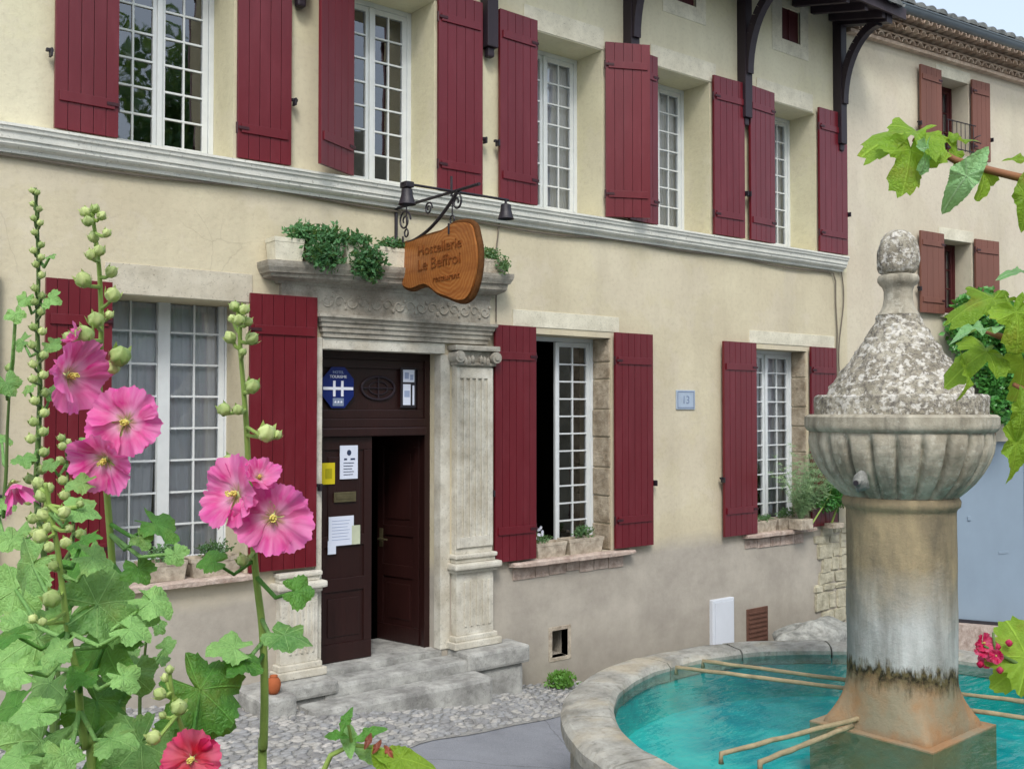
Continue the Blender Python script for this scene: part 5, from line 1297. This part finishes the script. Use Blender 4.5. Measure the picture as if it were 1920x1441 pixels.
# fourth stem, lower left with fat buds
s4 = [(85, 905), (95, 960), (108, 1030), (118, 1110), (130, 1200), (146, 1270), (150, 1330), (160, 1400), (172, 1441)]
holly('shorter hollyhock with fat pale buds at the lower left', s4, 1.25, .0085,
      buds=[(72, 905, 12), (92, 915, 11), (78, 930, 13), (82, 965, 14), (120, 960, 13), (75, 1005, 15), (100, 1060, 11), (97, 1122, 19), (62, 1160, 10), (80, 1165, 9), (150, 945, 8), (130, 990, 9)],
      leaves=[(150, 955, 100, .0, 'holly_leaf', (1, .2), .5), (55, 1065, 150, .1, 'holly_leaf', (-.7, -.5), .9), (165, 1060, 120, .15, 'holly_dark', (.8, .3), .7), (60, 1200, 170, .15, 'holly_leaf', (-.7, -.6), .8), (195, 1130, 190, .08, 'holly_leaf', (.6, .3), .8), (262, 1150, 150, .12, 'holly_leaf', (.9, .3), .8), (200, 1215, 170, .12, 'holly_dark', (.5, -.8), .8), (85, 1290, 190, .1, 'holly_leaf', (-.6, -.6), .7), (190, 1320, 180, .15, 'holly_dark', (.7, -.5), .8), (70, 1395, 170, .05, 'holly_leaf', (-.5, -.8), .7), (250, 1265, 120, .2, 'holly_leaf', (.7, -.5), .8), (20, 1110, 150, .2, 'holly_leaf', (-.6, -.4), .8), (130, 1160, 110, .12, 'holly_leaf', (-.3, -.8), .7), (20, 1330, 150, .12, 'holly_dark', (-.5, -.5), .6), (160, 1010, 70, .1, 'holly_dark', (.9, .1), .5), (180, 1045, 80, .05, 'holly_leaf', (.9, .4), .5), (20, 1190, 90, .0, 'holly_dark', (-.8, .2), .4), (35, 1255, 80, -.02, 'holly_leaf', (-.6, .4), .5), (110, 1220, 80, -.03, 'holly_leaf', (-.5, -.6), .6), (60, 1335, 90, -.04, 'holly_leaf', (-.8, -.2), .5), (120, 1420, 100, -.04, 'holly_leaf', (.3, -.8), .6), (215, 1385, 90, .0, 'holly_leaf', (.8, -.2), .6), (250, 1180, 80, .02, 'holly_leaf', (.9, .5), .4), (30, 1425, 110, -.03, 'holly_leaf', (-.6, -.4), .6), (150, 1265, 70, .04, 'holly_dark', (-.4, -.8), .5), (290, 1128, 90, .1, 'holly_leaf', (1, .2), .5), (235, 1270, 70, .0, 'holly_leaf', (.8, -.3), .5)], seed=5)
# fifth: low plant with the dark broad leaves and red bloom
s5 = [(322, 1290), (330, 1330), (345, 1380), (352, 1441)]
holly('low hollyhock with broad dark leaves and one deep red bloom', s5, 1.30, .007,
      buds=[(300, 1300, 13), (335, 1325, 17), (288, 1382, 15), (310, 1270, 9), (318, 1255, 9), (305, 1340, 8)],
      leaves=[(385, 1300, 200, .1, 'holly_dark', (.7, -.4), .85), (345, 1355, 120, .12, 'holly_dark', (.2, -.8), .8), (255, 1400, 180, .05, 'holly_leaf', (-.5, -.6), .7), (200, 1420, 150, .05, 'holly_dark', (-.6, -.5), .7), (405, 1350, 90, .14, 'holly_dark', (.8, -.5), .8), (300, 1430, 120, .08, 'holly_leaf', (0, -1), .8)],
      flowers=[(356, 1425, 120, (.05, .15, 1), 'red', .3)], seed=6)
# sixth: grey-green thin shoot
s6 = [(120, 815), (125, 860), (128, 920), (138, 1000), (120, 1080), (110, 1180)]
holly('spindly budding shoot between the far left stems', s6, 1.7, .006, buds=budline(s6[:5], 16, 8, 13, 16, 8), leaves=[(160, 830, 50), (92, 870, 36), (165, 1040, 60), (150, 1090, 70), (180, 1080, 60)], seed=8, stem='stem_dark')
s7 = [(278, 1130), (275, 1190), (268, 1260), (262, 1330)]
holly('thin leafy shoot standing before the hotel wall under the window', s7, 2.0, .006, buds=[(282, 1120, 7), (270, 1150, 6)], leaves=[(300, 1175, 34), (312, 1210, 46), (255, 1180, 36), (248, 1225, 40), (300, 1235, 40)], seed=9, stem='stem_dark')
s8 = [(20, 700), (14, 800), (8, 930), (-20, 1100)]
holly('hollyhock cut by the left edge with a half closed pink bloom', s8, 1.6, .006, buds=[(18, 690, 9)], leaves=[(12, 720, 60), (6, 820, 44), (12, 940, 60), (20, 1010, 60), (-5, 1240, 160), (30, 590, 40)], flowers=[(28, 912, 62, (.4, -.7, .3), 'pink', 1.6)], seed=10, stem='stem_dark')
s9 = [(390, 1250), (440, 1262), (480, 1300), (495, 1360)]
# raised bed that carries them
bedc = CAM + F0 * .9 + RT * -.9
bed = tag(empty('raised_bed', (bedc.x, bedc.y, 0), -YAW), 'stone walled raised bed of soil under the hollyhocks', 'raised bed')
B(-1.6, 3.4, -1.6, 1.75, -.6, BEDZ - .12, bev=.02).build('wall', M['boulder'], bed)
B(-1.55, 3.35, -1.55, 1.7, BEDZ - .119, BEDZ, bev=.02).build('soil', M['soil'], bed)
# rose shoot, bottom centre
rnd = random.Random(44)
g = VD(700, 1900, 1.5); g.z = BEDZ; g = Vector((g.x, g.y, BEDZ))
rs = tag(empty('rose_shoot', g), 'arching shoot with green leaves and small reddish young leaves at bottom centre', 'rose')
b = MB(); A = [VD(x, y, 1.5) - g for x, y in ((600, 1560), (590, 1480), (620, 1415), (660, 1395), (700, 1400), (740, 1408))]
b.tube([Vector((0, 0, 0))] + A, [.006, .005, .0045, .004, .0035, .003, .002], 8); b.tube([A[3], VD(655, 1365, 1.5) - g, VD(648, 1340, 1.5) - g], .0025, 6); b.build('stem', M['stem'], rs, smooth=True)
for (x, y, sz, tip_, mt) in ((655, 1385, 64, (-.1, .5), 'holly_leaf'), (648, 1350, 44, (0, 1), 'holly_dark'), (690, 1375, 50, (.5, .4), 'holly_dark'), (750, 1420, 95, (1, -.2), 'vine_leaf'), (690, 1415, 60, (.7, -.6), 'holly_leaf'), (630, 1378, 40, (-.8, .2), 'holly_dark'), (715, 1428, 60, (.3, -.7), 'vine_leaf')):
    nn = TOCAM * .7 + UP * .7 + RT * rnd.uniform(-.3, .3); add_leaf(rs, VD(x, y, 1.5 + rnd.uniform(-.03, .03)) - g, sz / 2 * 1.5 / 1900 * 1.3, nn, RT * tip_[0] + UP * tip_[1], mt, 'oval', rnd)
for x, y, sz in ((690, 1388, 26), (706, 1400, 24), (728, 1408, 26)):
    add_leaf(rs, VD(x, y, 1.48) - g, sz / 2 * 1.5 / 1900 * 1.3, TOCAM + UP * .6 + RT * rnd.uniform(-.4, .4), RT * rnd.uniform(-1, 1) + UP * .6, 'young_leaf', 'oval', rnd)

# ------------------------------------------------------------------ vine at the right
DV = 1.45
g = VD(2080, 720, DV); g.z = .55; gv = Vector((g.x, g.y, .55))
vn = tag(empty('climbing_vine', gv), 'vine reaching in from the right with bright lobed leaves', 'vine')
def W(x, y, d=0): return VD(x, y, DV + d) - gv
b = MB()
b.tube([Vector((0, 0, -1)), Vector((.02, 0, .5)), W(2100, 900), W(2060, 600), W(2040, 400), W(1990, 350), W(1920, 335), W(1850, 318), W(1790, 300), W(1740, 272), W(1712, 262)], [.013, .012, .011, .009, .008, .007, .006, .0055, .005, .004, .003], 10)
b.tube([W(2060, 600), W(1990, 650), W(1930, 652), W(1880, 632), W(1845, 620)], [.010, .008, .006, .005, .003], 8)
b.tube([W(2090, 850), W(1980, 760), W(1900, 720)], [.009, .006, .003], 8)
b.build('stem', M['twig'], vn, smooth=True)
rnd = random.Random(77)
VL = [  # x, y, size px, depth offset, material, tip direction, facing (r,u,c), kind, droop
    (1716, 248, 180, 0, 'vine_leaf', (-1, -.12), (.1, .82, .48), 'vine', .45),
    (1708, 282, 150, -.02, 'vine_leaf', (-.22, -1), (.0, .25, 1), 'vine', .2),
    (1738, 278, 84, -.04, 'vine_pale', (.0, -1), (.6, .1, .6), 'vine', .3),
    (1790, 288, 105, .01, 'vine_leaf', (.0, -1), (.5, .3, .8), 'oval', .2),
    (1790, 262, 110, .02, 'vine_leaf', (.9, .1), (-.1, .9, .4), 'oval', .3),
    (1812, 330, 150, -.03, 'vine_pale', (-.75, -.85), (-.5, -.1, .9), 'oval', .5),
    (1845, 325, 90, .0, 'vine_leaf', (-.2, -1), (.5, .2, .8), 'vine', .2),
    (1920, 300, 80, .0, 'vine_leaf', (-.9, .2), (.1, .7, .7), 'oval', .2),
    (1925, 370, 130, -.02, 'vine_leaf', (-.15, -1), (-.3, .1, 1), 'oval', .3),
    (1862, 560, 150, .02, 'vine_leaf', (-.95, .0), (.0, .85, .5), 'vine', .55),
    (1905, 585, 130, -.04, 'vine_leaf', (.1, -1), (.1, .2, 1), 'vine', .3),
    (1838, 618, 110, -.05, 'vine_pale', (-1, .1), (.0, .93, .35), 'oval', .3),
    (1850, 660, 130, .0, 'vine_leaf', (-.85, -.5), (.2, .75, .6), 'vine', .7),
    (1812, 700, 110, -.02, 'vine_leaf', (-.55, -.95), (.75, .35, .5), 'oval', .5),
    (1918, 680, 120, .02, 'vine_leaf', (.0, -1), (.2, .1, 1), 'vine', .3),
    (1915, 770, 110, -.06, 'vine_leaf', (-.05, -1), (.1, .05, 1), 'oval', .3),
    (1905, 830, 165, -.05, 'vine_leaf', (-.05, -1), (.25, .1, 1), 'oval', .25),
    (1915, 510, 90, .03, 'vine_pale', (-.9, .2), (.1, .9, .4), 'oval', .4),
    (1930, 640, 90, -.03, 'vine_leaf', (.3, -1), (-.2, .1, 1), 'vine', .3),
]
for k in range(16):
    yy = 380 + k * 42; VL.append((2000 + rnd.uniform(-25, 110), yy, rnd.uniform(90, 170), rnd.uniform(-.05, .1), 'vine_leaf', (rnd.uniform(-1, 1), -1), (rnd.uniform(-.5, .5), rnd.uniform(.1, .7), .8), 'vine', .4))
for (x, y, sz, dd_, mt, tp, fc, kd, dr_) in VL:
    nn = RT * fc[0] + UP * fc[1] + TOCAM * fc[2]
    add_leaf(vn, W(x, y, dd_), sz / 2 * DV / 1900 * .92, nn, RT * tp[0] + UP * tp[1] + TOCAM * .15, mt, kd, rnd, droop=dr_)
# geranium at the right over the rim
DG = 2.3; g = VD(2040, 1300, DG); g.z = .3
ge = tag(empty('geranium', g), 'bright magenta geranium with one light green leaf over the fountain rim', 'geranium')
b = MB(); b.tube([(0, 0, -.8), (0, 0, .4), VD(1960, 1260, DG) - g, VD(1900, 1240, DG) - g, VD(1866, 1222, DG) - g, VD(1862, 1185, DG) - g], [.01, .009, .006, .005, .004, .003], 8)
b.tube([VD(1866, 1222, DG) - g, VD(1845, 1210, DG) - g], .003, 6); b.build('stem', M['stem_dark'], ge, smooth=True)
rnd = random.Random(5)
for (x, y, s_) in ((1842, 1205, 26), (1856, 1222, 28), (1835, 1218, 22), (1848, 1238, 20), (1868, 1228, 18)):
    add_flower(ge, VD(x, y, DG + rnd.uniform(-.03, .03)) - g, s_ / 2 * DG / 1900 * 1.5, TOCAM + UP * rnd.uniform(-.5, .6) + RT * rnd.uniform(-.6, .6), 'magenta', rnd, cup=.5)
for x, y in ((1892, 1205), (1875, 1256), (1838, 1245), (1870, 1212)): add_bud(ge, VD(x, y, DG) - g, 6 * DG / 1900, UP, rnd, 'magenta')
add_leaf(ge, VD(1925, 1232, DG) - g, .09, TOCAM * .9 + UP * .5, RT * -1 + UP * .1, 'vine_leaf', 'holly', rnd, droop=.3)
add_leaf(ge, VD(1905, 1255, DG + .03) - g, .06, TOCAM * .8 + UP * .6, RT * -.8 - UP * .6, 'vine_leaf', 'holly', rnd, droop=.3)

# ------------------------------------------------------------------ the other side of the street (seen in the panes)
op = tag(empty('opposite_house', (0, -15.6, 0)), 'stone house across the street mirrored in the upper window panes', 'house')
B(-14, 10.2, -3, 0, -2, 6.2).build('wall', M['opp'], op)
B(10.2, 22, -3, 0, -4, 9.7).build('wall', M['opp'], op)
b = MB()
for k in range(7):
    for z in (1.6, 4.0): b.box(-12 + k * 3.4, -11 + k * 3.4, -.02, .02, z, z + 1.3)
b.build('window', M['redwood'], op)
tr_ = tag(empty('plane_tree', (7.9, -13.4, ground_z(7.9))), 'leafy tree across the street mirrored in the top left window', 'tree')
MB().tube([(0, 0, -.3), (.05, 0, 2), (-.05, .1, 4.4), (.1, 0, 7.5)], [.24, .19, .15, .07], 12).build('trunk', M['twig'], tr_, smooth=True)
b = MB(); rnd = random.Random(61)
for _ in range(16):
    sprigs(b, (rnd.uniform(-1.3, 1.3), rnd.uniform(-1.1, 1.1), rnd.uniform(4.6, 10.2)), (1.1, 1.0, 1.0), 420, .24, rnd, aspect=.8)
b.build('crown', M['fern'], tr_)
